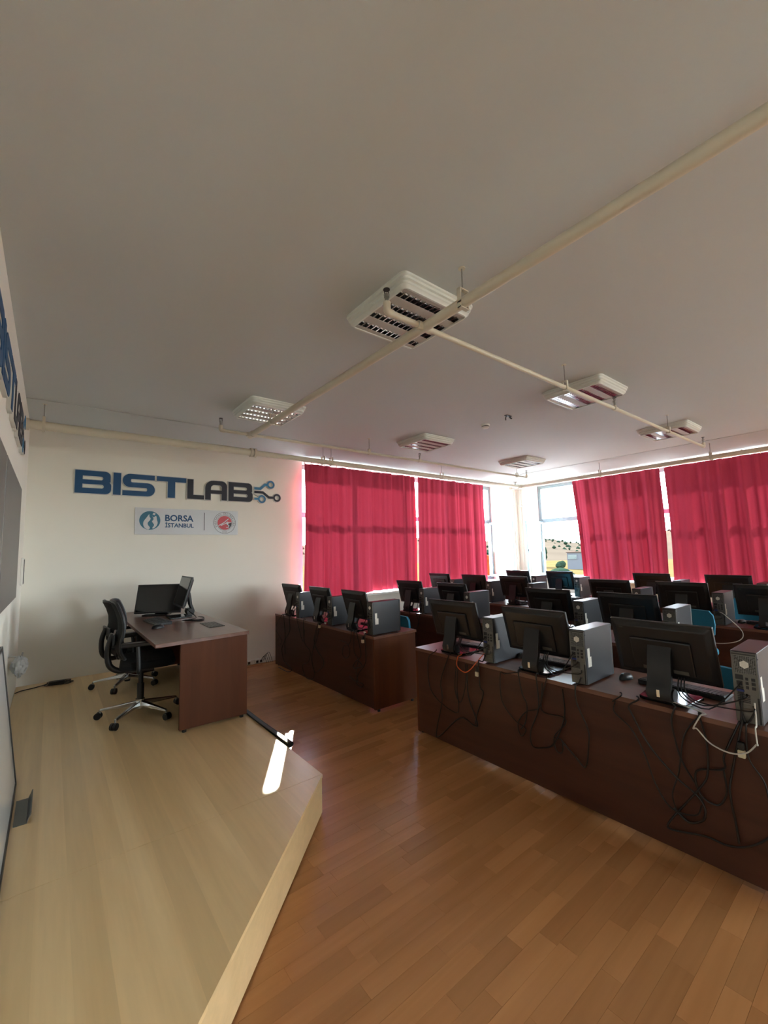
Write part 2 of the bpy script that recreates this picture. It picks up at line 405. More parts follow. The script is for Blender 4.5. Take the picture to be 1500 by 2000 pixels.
def open_sash(parent, hinge, ang, w):
    """casement swung into the room; hinge at a vertical line, opening direction ang"""
    z0, z1 = SILL+.06, TRAN-.02
    e = bpy.data.objects.new('open_casement', None); COL.objects.link(e); e.parent = parent
    e.location = (hinge[0], hinge[1], 0); e.rotation_euler = (0, 0, ang)
    t = .06
    f = MB().box(0, w, -.025, .025, z0, z0+t).box(0, w, -.025, .025, z1-t, z1).box(0, t, -.025, .025, z0+t, z1-t).box(w-t, w, -.025, .025, z0+t, z1-t)
    f.build('casement_frame', M['alu'], e, bevel=.005)
    MB().box(t, w-t, -.004, .004, z0+t, z1-t).build('pane', M['glass'], e)
    MB().box(w-.045, w-.02, .025, .045, 1.52, 1.57).box(w-.042, w-.023, .04, .052, 1.44, 1.56).build('casement_handle', M['white'], e, bevel=.003)
open_sash(W1, (8.30, YB+.2), R(-90), .68)
open_sash(W2, (XR+.2, 5.66), R(180), .70)

# ------------------------------------------------------------------ outdoors
def build_outdoors():
    g = MB(); n = 48
    g.add([(5, 5, -6)]+[(5+900*math.cos(2*math.pi*i/n), 5+900*math.sin(2*math.pi*i/n), -6) for i in range(n)], [(0, i+1, (i+1) % n+1) for i in range(n)])
    o = g.build('ground', M['grass']); struct(o)
    g = MB(); g.prism([(5+62*math.cos(2*math.pi*i/32), 62*math.sin(2*math.pi*i/32)) for i in range(32)], -6.2, -5.95)
    struct(g.build('bounce_pavement', M['bounce_paving']))  # out of view; pale disc added to bounce daylight up onto the ceiling
    # rolling hills far off
    vs, fs = [], []; na, nr = 90, 9; rnd = random.Random(5)
    for i in range(na+1):
        a = R(10+100*i/na)
        for j in range(nr):
            r = 260+j*38
            h = -6+ (j/(nr-1))**.8*(20+5*math.sin(a*9)+3*math.sin(a*23+1)+2*math.sin(a*51))*(1 if j < nr-1 else .9)+rnd.random()*.8*(j > 0)
            vs.append((r*math.cos(a), r*math.sin(a), h))
    for i in range(na):
        for j in range(nr-1): fs.append((i*nr+j, (i+1)*nr+j, (i+1)*nr+j+1, i*nr+j+1))
    h = MB().add(vs, fs).build('hills', M['hill'], smooth=True); struct(h)
    # scrub on the hillside, too far to tell apart
    mb = MB()
    for k in range(420):
        i = rnd.randrange(na); j = rnd.randrange(1, nr-1); p = vs[i*nr+j]
        a = rnd.random()*.03-.015; x = p[0]+rnd.uniform(-8, 8); y = p[1]+rnd.uniform(-8, 8); s = rnd.uniform(1.0, 3.0)
        q = [(x+s*.8*math.cos(t*1.2566), y+s*.8*math.sin(t*1.2566), p[2]+s*.35) for t in range(5)]
        mb.add([(x, y, p[2]-1.2)]+q+[(x, y, p[2]+s*1.1)], [(0, t+1, (t+1) % 5+1) for t in range(5)]+[(6, (t+1) % 5+1, t+1) for t in range(5)])
    s = mb.build('hillside_shrubbery', M['tree']); tag(s, 'scattered dark scrub dotting the dry hillside outside', 'shrubs'); struct(s, 'stuff')
    # pale flat-roofed house in the field
    h = thing('field_house', 'pale flat-roofed house in the dry field outside the corner window', 'house', (138, 74.6, -6), R(21))
    MB().box(0, 9, -15, 0, 0, 5.6).build('wall', M['plaster'], h); MB().box(-.3, 9.3, -15.3, .3, 5.6, 5.9).build('roof', M['roof'], h)
    for y0 in (-3.0, -8.0, -12.5):
        w_ = MB().box(-.1, .05, y0-.2, y0+2.9, 3.3, 5.0).build('window_frame', M['plaster'], h); MB().box(-.14, -.1, y0, y0+2.7, 3.45, 4.85).build('pane', M['hglass'], w_)
    # orange rendered outbuilding close to the back wall
    b = thing('orange_pillar', 'orange rendered pillar standing outside the back window', 'pillar', (14.1, 11.0, -6))
    MB().box(-.3, .3, -.3, .3, 0, 7.15).build('shaft', M['orangewall'], b); MB().box(-.38, .38, -.38, .38, 7.15, 7.33).build('cap', M['orangewall'], b)
    # trees
    def tree(loc, h_, r_, label):
        t = thing('broadleaf_tree', label, 'tree', loc, 0, 'trees outside the windows')
        MB().cyl((0,0,0), (0,0,h_*.5), .16, .1, 8).build('trunk', M['walnut'], t)
        cr = MB(); rn = random.Random(int(h_*100))
        for k in range(9):
            a = rn.random()*6.28; q = rn.random()*r_*.6; c = (q*math.cos(a), q*math.sin(a), h_*(.5+.42*rn.random())); rr = r_*rn.uniform(.4, .62)
            prof = [(rr*math.sin(math.pi*i/7)*rn.uniform(.88, 1.1), -rr*math.cos(math.pi*i/7)) for i in range(8)]
            cr.lathe(prof, 9, c)
        cr.build('crown', M['tree'], t)
    tree((21.5, 12.5, -6), 6.6, 1.5, 'bushy green tree seen through the open back casement')
    tree((118, 66, -6), 3.2, 1.8, 'low round green tree in front of the pale house outside')
    tree((150, 92, -6), 7.5, 4.0, 'larger dark tree behind the pale house in the field')
build_outdoors()

# ------------------------------------------------------------------ platform
def build_platform():
    p = thing('teaching_platform', 'low beech laminate platform with an angled corner along the board wall', 'platform', (0, 0, 0))
    X1 = 1.375; YS = 2.42; t = .018
    MB().box(XL+.003, X1, YS+.0012, YB-.003, PZ-t, PZ).build('top_panel', M['beech'], p)
    MB().prism([(XL+.003, .798), (X1, YS-.0012), (XL+.003, YS-.0012)], PZ-t, PZ).build('top_panel', M['beech'], p)
    MB().box(X1-.02, X1-.002, YS+.008, YB-.003, .012, PZ-t).build('riser_panel', M['riser'], p)
    d = .7071; n = (d*.002, -d*.002)
    a, b = (XL, .795), (X1, YS)
    q = [(a[0]-n[0]*10, a[1]-n[1]*10), (b[0]-n[0]*10, b[1]-n[1]*10), (b[0]-n[0], b[1]-n[1]), (a[0]-n[0], a[1]-n[1])]
    q = [(a[0]+.003, a[1]+.009), (b[0]-.004, b[1]), (b[0]-.024, b[1]+.006), (a[0]+.003, a[1]+.035)]
    MB().prism(q, .012, PZ-t).build('riser_panel', M['riser'], p)
    MB().box(XL+.003, X1-.04, YS+.05, YB-.003, .001, .012).prism([(XL+.003, .9), (X1-.06, YS), (XL+.003, YS)], .001, .012).build('plinth', M['sealgrey'], p)
    # rubber edging that has come loose along the aisle side
    e = MB(); prof = [(0, -.018), (.018, -.016), (.032, -.006), (.036, .006), (.028, .018), (.012, .024), (-.01, .022), (-.01, .016), (.01, .017), (.024, .012), (.028, .004), (.024, -.006), (.014, -.011), (0, -.012)]
    ys = [5.9, 5.0, 4.0, 3.4, 2.93]; xo = [X1+.002, X1+.002, X1+.002, X1+.006, X1+.02]
    vs = [(xo[i]+q[0], ys[i], PZ-.004+q[1]) for i in range(5) for q in prof]; m = len(prof)
    fs = [(i*m+j, i*m+(j+1) % m, (i+1)*m+(j+1) % m, (i+1)*m+j) for i in range(4) for j in range(m)]
    e.add(vs, fs); tag(e.build('edge_strip', M['sealgrey'], smooth=True), 'dark grey rubber edging strip along the platform edge beside the teaching desk', 'edging')
build_platform()

# ------------------------------------------------------------------ lettering
def arc_poly(pts):
    """polygon with rounded corners: items (x, y[, r])"""
    out = []; n = len(pts)
    for i, p in enumerate(pts):
        r = p[2] if len(p) > 2 else 0
        P = Vector(p[:2]); A = Vector(pts[i-1][:2]); B = Vector(pts[(i+1) % n][:2])
        if r <= 0: out.append((P.x, P.y)); continue
        a = (A-P).normalized(); b = (B-P).normalized()
        th = math.acos(max(-1, min(1, a.dot(b)))); tl = r/math.tan(th/2)
        p0, p1 = P+a*tl, P+b*tl; c = P+(a+b).normalized()*(r/math.sin(th/2))
        a0 = math.atan2(p0.y-c.y, p0.x-c.x); a1 = math.atan2(p1.y-c.y, p1.x-c.x); da = (a1-a0+math.pi) % (2*math.pi)-math.pi
        for k in range(7): q = a0+da*k/6; out.append((c.x+r*math.cos(q), c.y+r*math.sin(q)))
    return out
def flat_mesh(name, loops, depth, offset=0, front=0):
    """fill 2-D loops (holes allowed) and stand them up in the XZ plane facing -Y; back face at y=front+depth"""
    cu = bpy.data.curves.new(name, 'CURVE'); cu.dimensions = '2D'; cu.fill_mode = 'BOTH'; cu.extrude = depth/2; cu.offset = offset
    for lp in loops:
        s = cu.splines.new('POLY'); s.points.add(len(lp)-1); s.use_cyclic_u = True
        for k, (x, y) in enumerate(lp): s.points[k].co = (x, y, 0, 1)
    return stand_up(name, cu, depth, front)
def stand_up(name, cu, depth, front, M2=None):
    o = bpy.data.objects.new(name, cu); COL.objects.link(o)
    dg = bpy.context.evaluated_depsgraph_get(); dg.update()
    me = bpy.data.meshes.new_from_object(o.evaluated_get(dg)); me.name = name
    COL.objects.unlink(o); bpy.data.objects.remove(o); bpy.data.curves.remove(cu)
    me.materials.clear()
    for v in me.vertices:
        x, y, z = v.co
        if M2: x, y = M2(x, y)
        v.co = (x, front+depth/2-z, y)
    return me
def text_mesh(name, body, box, depth=.002, front=0, offset=0):
    cu = bpy.data.curves.new(name, 'FONT'); cu.body = body; cu.size = 1; cu.extrude = depth/2; cu.offset = offset; cu.resolution_u = 3
    me = stand_up(name, cu, depth, front)
    xs = [v.co.x for v in me.vertices]; zs = [v.co.z for v in me.vertices]
    x0, x1, z0, z1 = box; sx = (x1-x0)/(max(xs)-min(xs)); sz = (z1-z0)/(max(zs)-min(zs)); mx, mz = min(xs), min(zs)
    for v in me.vertices: v.co.x = x0+(v.co.x-mx)*sx; v.co.z = z0+(v.co.z-mz)*sz
    return me
def letters():
    h = .28
    def Bl(x, w):
        return [arc_poly([(x,0),(x+w,0,.06),(x+w,.138,.05),(x+w-.016,.145),(x+w-.008,.152,0),(x+w-.008,h,.06),(x,h)]),
                arc_poly([(x+.075,.066),(x+w-.078,.066,.022),(x+w-.078,.114,.022),(x+.075,.114)]),
                arc_poly([(x+.075,.168),(x+w-.086,.168,.022),(x+w-.086,.214,.022),(x+.075,.214)])]
    out = []
    out.append(('B', Bl(0, .368), 'signblue'))
    out.append(('I', [[(.388,0),(.47,0),(.47,h),(.388,h)]], 'signblue'))
    x, w = .488, .366
    out.append(('S', [arc_poly([(x,0),(x+w,0,.085),(x+w,.172,.085),(x+.09,.172,.016),(x+.09,.216,.016),(x+w-.004,.216),(x+w-.004,h),(x,h,.085),(x,.108,.085),(x+w-.09,.108,.016),(x+w-.09,.064,.016),(x,.064)])], 'signblue'))
    x, w = .873, .364
    out.append(('T', [[(x+.135,0),(x+.225,0),(x+.225,.216),(x+w,.216),(x+w,h),(x,h),(x,.216),(x+.135,.216)]], 'signblue'))
    x, w = 1.252, .219
    out.append(('L', [[(x,0),(x+w,0),(x+w,.058),(x+.078,.058),(x+.078,.274),(x,.274)]], 'signnavy'))
    x, w = 1.487, .303
    out.append(('A', [arc_poly([(x,0),(x+.076,0),(x+.076,.09),(x+w-.076,.09),(x+w-.076,0),(x+w,0),(x+w,h-.002,.075),(x,h-.002,.11)]),
                      arc_poly([(x+.076,.142),(x+w-.076,.142),(x+w-.076,.216,.03),(x+.076,.216,.05)])], 'signnavy'))
    out.append(('B', Bl(1.812, .36), 'signnavy'))
    def ring(c, r): return [(c[0]+r*math.cos(2*math.pi*k/28), c[1]+r*math.sin(2*math.pi*k/28)) for k in range(28)]
    out.append(('node', [ring((2.459,.287),.062), ring((2.459,.287),.036)], 'signcyan', [[(2.199,.195),(2.30,.195),(2.375,.262),(2.402,.262),(2.402,.30),(2.36,.30),(2.285,.232),(2.199,.232)]]))
    out.append(('node', [ring((2.562,.087),.062), ring((2.562,.087),.036)], 'signnavy', [[(2.199,.14),(2.325,.14),(2.425,.068),(2.506,.068),(2.506,.104),(2.437,.104),(2.337,.176),(2.199,.176)]]))
    out.append(('node', [ring((2.317,.055),.062), ring((2.317,.055),.036)], 'signcyan', [[(2.199,.04),(2.26,.04),(2.26,.072),(2.199,.072)]]))
    return out
def build_letter_sign(label, loc, rz):
    t = thing('lettering_sign', label, 'sign', loc, rz)
    for L in letters():
        nm = 'circuit_node' if L[0] == 'node' else 'letter'
        body = flat_mesh(nm, L[1], .022, .009, -.022); o = link(nm, body, M['signwhite'], t)
        link('letter_face', flat_mesh('letter_face', L[1], .004, 0, -.026), M[L[2]], o)
        if len(L) > 3:
            link('trace', flat_mesh('trace', L[3], .021, .007, -.021), M['signwhite'], o)
            link('trace_face', flat_mesh('trace_face', L[3], .004, 0, -.025), M[L[2]], o)
    return t
build_letter_sign('raised blue and navy BISTLAB lettering on the white wall above the teaching desk', (.186, YB-.001, 2.39), 0)
build_letter_sign('raised BISTLAB lettering seen edge-on high above the grey wall board', (XL+.001, 2.32, 2.52), R(90))

def build_plate():
    t = thing('logo_plate', 'light grey sign plate with two round logos below the large lettering', 'sign', (0, YB-.001, 0))
    MB().box(.822, 2.142, -.014, 0, 1.895, 2.243).build('backing_plate', M['plate'], t, bevel=.002)
    y = -.016
    c = (.993, 2.078); r = .122
    def disc(nm, c, r, m, y, n=40, r1=None, d=.002):
        lo = [[(c[0]+r*math.cos(2*math.pi*k/n), c[1]+r*math.sin(2*math.pi*k/n)) for k in range(n)]]
        if r1: lo.append([(c[0]+r1*math.cos(2*math.pi*k/n), c[1]+r1*math.sin(2*math.pi*k/n)) for k in range(n)])
        return link(nm, flat_mesh(nm, lo, d, 0, y), M[m], t)
    disc('logo_disc', c, r, 'logoteal', y)
    def blob(pts):
        m = [Vector(p) for p in pts]; out = []; n = len(m)      # smooth closed outline
        for i in range(n):
            p0, p1, p2, p3 = m[i-1], m[i], m[(i+1) % n], m[(i+2) % n]
            for k in range(4):
                t_ = k/4; q = .5*((2*p1)+(p2-p0)*t_+(2*p0-5*p1+4*p2-p3)*t_*t_+(3*p1-p0-3*p2+p3)*t_**3); out.append((c[0]+q.x*r, c[1]+q.y*r))
        return out
    fl = [blob([(-.08,.66),(-.34,.28),(-.6,-.15),(-.6,-.55),(-.42,-.85),(-.12,-.96),(.02,-.78),(-.16,-.5),(-.2,-.25),(-.02,.0),(.06,.2),(-.06,.42)]),
          blob([(.2,.5),(.34,.34),(.58,.5),(.66,.1),(.74,-.25),(.62,-.6),(.36,-.86),(.24,-.8),(.4,-.5),(.3,-.28),(.2,-.1),(.34,.12),(.3,.3)]),
          [(c[0]+p[0]*r, c[1]+p[1]*r) for p in ((.24,.64),(.44,.56),(.52,.76),(.32,.84))]]
    for lp in fl: link('logo_flame', flat_mesh('logo_flame', [lp], .002, 0, y-.0015), M['plate'], t)
    link('lettering', text_mesh('lettering', 'BORSA', (1.172, 1.526, 2.073, 2.160), front=y, offset=.025), M['signblue'], t)
    link('lettering', text_mesh('lettering', '\u0130STANBUL', (1.173, 1.531, 1.990, 2.067), front=y, offset=.02), M['signblue'], t)
    MB().box(1.664, 1.672, y, -.014, 1.955, 2.203).build('divider', M['signnavy'], t)
    e = (1.951, 2.068)
    disc('emblem_ring', e, .156, 'signnavy', y, r1=.152); disc('emblem_ring', e, .112, 'signnavy', y, r1=.109)
    disc('emblem_disc', e, .1, 'logored', y)
    def ep(pts): return [(e[0]+p[0]*.1, e[1]+p[1]*.1) for p in pts]
    link('emblem_corner', flat_mesh('emblem_corner', [ep([(.25,-.3),(.99,.1),(.97,-.3),(.8,-.6),(.55,-.82),(.62,-.45)])], .002, 0, y-.001), M['signnavy'], t)
    for pts in ([(-.9,-.38),(-.2,.03),(.5,.62),(.56,.56),(-.14,-.07),(-.86,-.46)], [(-.6,-.36),(.2,.0),(.93,.14),(.95,.06),(.24,-.09),(-.55,-.45)], [(.18,.05),(.4,.2),(.6,.02),(.42,-.16),(.68,-.42),(.52,-.72),(.2,-.7),(.2,-.62),(.48,-.62),(.56,-.42),(.26,-.2),(.24,-.12),(.48,.02),(.38,.1),(.22,-.02)]):
        link('emblem_quill', flat_mesh('emblem_quill', [ep(pts)], .002, 0, y-.002), M['plate'], t)
    # lettering that runs round the emblem
    def ring_text(body, a0, a1, rad, size, flip):
        import mathutils
        vs, fs = [], []
        n = len(body)
        for k, ch in enumerate(body):
            if ch == ' ': continue
            me = text_mesh('glyph', ch, (-size*.36*(.45 if ch in 'I\u0130' else 1), size*.36*(.45 if ch in 'I\u0130' else 1), 0, size*(1.25 if ch in '\u0130\u00dc' else 1)), .0015, y)
            a = R(a0+(a1-a0)*k/(n-1)); q = a-math.pi/2 if not flip else a+math.pi/2
            ca, sa = math.cos(q), math.sin(q); k0 = len(vs)
            for v in me.vertices:
                X, Z = v.co.x, v.co.z
                vs.append((e[0]+rad*math.cos(a)+X*ca-Z*sa, v.co.y, e[1]+rad*math.sin(a)+X*sa+Z*ca))
            fs.extend(tuple(i+k0 for i in p.vertices) for p in me.polygons); bpy.data.meshes.remove(me)
        mb = MB(); mb.add(vs, fs)
        me = bpy.data.meshes.new('emblem_lettering'); me.from_pydata(vs, [], fs); link('emblem_lettering', me, M['signnavy'], t)
    ring_text('KASTAMONU \u00dcN\u0130VERS\u0130TES\u0130', 205, -25, .121, .021, False)
    ring_text('2006', 258, 282, .143, .018, True)
build_plate()

# ------------------------------------------------------------------ things on the board wall
def build_board_wall():
    b = thing('wall_board', 'grey two-panel wall board with thin dark frame on the side wall', 'board', (XL, 0, 0))
    MB().box(0, .03, 1.3, 4.40, 1.30, 2.18).build('frame', M['darkframe'], b, bevel=.004)
    MB().box(.03, .046, 1.315, 2.93, 1.315, 2.165).build('board_panel', M['board'], b, bevel=.003)
    MB().box(.03, .046, 2.972, 4.385, 1.315, 2.165).build('board_panel', M['board'], b, bevel=.003)
    w = thing('leaning_whiteboard', 'white board with grey frame leaning low against the side wall', 'whiteboard', (-.118, 0, PZ+.004))
    a = math.atan2(.100, .84)
    def lean(mb): return mb.xf(Matrix.Rotation(-a, 4, 'Y'))
    lean(MB().box(-.014, 0, 1.7, 3.53, .0, .84)).build('panel', M['wboard'], w)
    f = MB().box(-.016, .006, 1.7, 3.545, -.0, .018).box(-.016, .006, 1.7, 3.545, .826, .846).box(-.016, .006, 3.53, 3.547, .0, .846)
    lean(f).build('frame', M['darkframe'], w, bevel=.002)
    g = thing('pen_tray', 'small grey metal tray on the platform by the leaning white board', 'tray', (-.068, 3.16, PZ))
    MB().box(-.035, .022, -.15, .15, 0, .003).build('base', M['greyplate'], g)
    MB().hexa([(.018,-.15,.003),(.022,-.15,.003),(.022,.15,.003),(.018,.15,.003),(.034,-.15,.045),(.038,-.15,.045),(.038,.15,.045),(.034,.15,.045)]).build('lip', M['greyplate'], g)
    s = thing('wall_control', 'slim white control box on the side wall near the corner', 'control box', (XL, 5.98, 1.48))
    MB().box(0, .022, -.06, .06, -.145, .145).build('cover', M['white'], s, bevel=.004); MB().box(.022, .026, -.045, .045, -.13, .13).build('face', M['darkframe'], s, bevel=.001)
    # crumpled plastic bag hung from a hook
    rn = random.Random(11); vs, fs = [], []; nu, nv = 26, 13
    for j in range(nv):
        t = j/(nv-1)
        for i in range(nu):
            q = 2*math.pi*i/nu; rr = (.015+.085*math.sin(math.pi*min(1, t*1.08))**.7*(1-.25*t))*(1+.3*math.sin(q*5+t*9)*t+rn.uniform(-.13,.13))
            vs.append((.075+rr*.6*math.cos(q), rr*.95*math.sin(q), -.17*t+rn.uniform(-.012,.012)))
    for j in range(nv-1):
        for i in range(nu): fs.append((j*nu+i, j*nu+(i+1) % nu, (j+1)*nu+(i+1) % nu, (j+1)*nu+i))
    bg = thing('plastic_bag', 'crumpled translucent plastic bag hanging on the side wall near the corner', 'bag', (XL+.001, 4.75, .80))
    MB().add(vs, fs).build('bag_body', M['bag'], bg, smooth=True)
    MB().cyl((0,0,.0),(.09,0,.0),.006,n=8).cyl((.085,0,0),(.092,0,.03),.006,n=8).build('hook', M['steel'], bg)
    c = thing('power_adapter', 'black power adapter with a coil of cable on the platform by the corner', 'adapter', (.1, 6.02, PZ))
    MB().box(-.07, .07, -.03, .03, 0, .035).build('brick', M['black'], c, bevel=.006)
    for k in range(4):
        a0 = k*1.1; pts = [(.02+(.11+.02*math.sin(k*2))*math.cos(a0+i*.52), (.045+.008*k)*math.sin(a0+i*.52)-.03, .008+.008*k+.004*math.sin(i+k)) for i in range(13)]
        MB().tube(pts, .004, 6, 3).build('cord', M['cord'], c, smooth=True)
    MB().tube([(-.07,0,.02),(-.14,.01,.006),(-.22,-.03,.005),(-.30,-.06,.005),(-.34,-.12,.005)], .0045, 6, 4).build('cord', M['cord'], c, smooth=True)
    # white socket strip on the skirting and thin wires rising from it
    s = thing('skirting_socket', 'white double socket on the skirting below the lettered wall', 'socket', (2.28, YB-.02, .0))
    MB().box(-.06, .06, -.025, 0, .012, .062).build('body', M['white'], s, bevel=.004); MB().box(-.045, -.012, -.028, -.024, .02, .054).box(.012, .045, -.028, -.024, .02, .054).build('outlet', M['port'], s)
    s = copy_tree(s); place(s, (2.46, YB-.02, 0), 0, 'second white double socket on the skirting, next to the desk end')
    w = thing('loose_wires', 'loose thin dark wires rising by the sockets at the lettered wall', 'wires', (2.5, YB-.06, 0))
    for k in range(4): MB().tube([(-.02+.02*k, .01, .04), (.02*k, 0, .08+.012*k), (.03+.025*k, -.01, .10+.016*k), (.06+.03*k, -.02, .004)], .003, 5, 4).build('wire', M['cord'], w, smooth=True)
build_board_wall()

# ------------------------------------------------------------------ ceiling lights
def make_light():
    t = thing('ceiling_light', 'x', 'ceiling light', (0,0,0), 0, 'square louvred ceiling lights')
    S, H = .305, .075
    def rr(s, r, n=5):
        out = []
        for cx, cy, a0 in ((s-r, s-r, 0), (-s+r, s-r, 90), (-s+r, -s+r, 180), (s-r, -s+r, 270)):
            for k in range(n+1): q = R(a0+90*k/n); out.append((cx+r*math.cos(q), cy+r*math.sin(q)))
        return out
    prof = [(S, 0), (S, -.012), (S-.008, -.018), (S-.008, -.034), (S-.018, -.040), (S-.018, -.056), (S-.030, -.064), (S-.034, -H), (S-.046, -H), (S-.046, -.066)]
    vs, fs = [], []; n = 24
    for s, z in prof: vs += [(x, y, z) for x, y in rr(s, .04 if s > .27 else .012)]
    for j in range(len(prof)-1):
        for i in range(n): fs.append((j*n+i, j*n+(i+1) % n, (j+1)*n+(i+1) % n, (j+1)*n+i))
    MB().add(vs, fs).build('housing', M['lamp'], t, smooth=True)
    s = S-.046; w = .062; ys = [-.195, -.065, .065, .195]
    edges = [-s]+[e for y in ys for e in (y-w/2, y+w/2)]+[s]
    for k in range(0, len(edges), 2):
        MB().box(-s, s, edges[k], edges[k+1], -.068, -.064).build('cover_plate', M['lampplate'], t)
    for y in ys:
        # parabolic trough and cross blades
        m = MB(); pr_ = [(-w/2, -.066), (-w/2+.004, -.045), (-.010, -.026), (0, -.022), (.010, -.026), (w/2-.004, -.045), (w/2, -.066)]
        vs = [(x, y+a, z) for x in (-s, s) for a, z in pr_]; m.add(vs, [(i, i+1, 8+i, 7+i) for i in range(6)])
        o = m.build('reflector', M['mirror'], t, smooth=True)
        b = MB(); nb = 13
        for i in range(nb+1):
            x = -s+2*s*i/nb
            b.add([(x-.004, y-w/2, -.066), (x-.004, y+w/2, -.066), (x+.004, y+w/2, -.066), (x+.004, y-w/2, -.066), (x, y-w/2+.004, -.040), (x, y+w/2-.004, -.040)],
                  [(0,1,2,3), (0,4,5,1), (3,2,5,4), (0,3,4), (1,5,2)])
        struct(b.build('louvre_blades', M['mirror'], o), 'stuff')
        MB().cyl((-s, y, -.036), (s, y, -.036), .008, n=8).build('tube', M['white'], o, smooth=True)
    return t
LP = [(1.79, 1.95, 'square louvred ceiling light under the crossing pipes, closest to the camera'), (1.80, 4.25, 'square louvred ceiling light near the lettered wall at the main pipe end'),
      (4.17, 4.27, 'square louvred ceiling light above the red curtains of the back wall'), (4.17, 1.96, 'square louvred ceiling light behind the branch pipe, in the middle of the ceiling'),
      (6.56, 1.98, 'square louvred ceiling light at the branch pipe end by the side windows'), (6.6, 4.30, 'small-looking square louvred ceiling light near the window corner')]
L0 = make_light()
for i, (x, y, lb) in enumerate(LP):
    o = L0 if i == 0 else copy_tree(L0)
    place(o, (x, y, ZC), 0, lb)

# ------------------------------------------------------------------ sprinkler pipework
def sprinkler(parent, p, drop=.0):
    """upright head on a short nipple above point p"""
    x, y, z = p
    h = MB().cyl((x,y,z), (x,y,z+.035), .012, n=10).lathe([(.0,.035),(.016,.035),(.018,.05),(.008,.054),(.006,.06),(0,.06)], 12, p)
    o = h.build('sprinkler_head', M['steel'], parent, smooth=True)
    MB().tube([(x-.014,y,z+.052),(x-.016,y,z+.068),(x-.006,y,z+.08)], .0025, 5, 3).tube([(x+.014,y,z+.052),(x+.016,y,z+.068),(x+.006,y,z+.08)], .0025, 5, 3).build('frame_arm', M['darkframe'], o)
    MB().cyl((x,y,z+.08), (x,y,z+.084), .02, n=14).build('deflector', M['darkframe'], o)
def hanger(parent, x, y, z, r, ax):
    d = .012
    m = MB()
    if ax == 'y':
        for k in range(2):
            s = -1 if k == 0 else 1
            m.box(x+s*(r+.002)-.003, x+s*(r+.002)+.003, y-d, y+d, z-.01, z+r+.045)
        m.box(x-r-.005, x+r+.005, y-d, y+d, z+r+.041, z+r+.047).box(x-r-.005, x+r+.005, y-d, y+d, z-r-.006, z-r-.001)
        m.box(x-r-.005, x-r, y-d, y+d, z-r-.006, z).box(x+r, x+r+.005, y-d, y+d, z-r-.006, z)
    else:
        for s in (-1, 1): m.box(x-d, x+d, y+s*(r+.002)-.003, y+s*(r+.002)+.003, z-r-.004, z+r+.04)
        m.box(x-d, x+d, y-r-.005, y+r+.005, z+r+.036, z+r+.042).box(x-d, x+d, y-r-.005, y+r+.005, z-r-.006, z-r-.001)
    o = m.build('hanger_clamp', M['pipe'], parent)
    MB().cyl((x,y,z+r+.04), (x,y,ZC-.004), .0045, n=8).build('hanger_rod', M['steel'], o)
    MB().cyl((x,y,ZC-.006), (x,y,ZC-.0005), .02, n=12).build('anchor', M['pipe'], o)
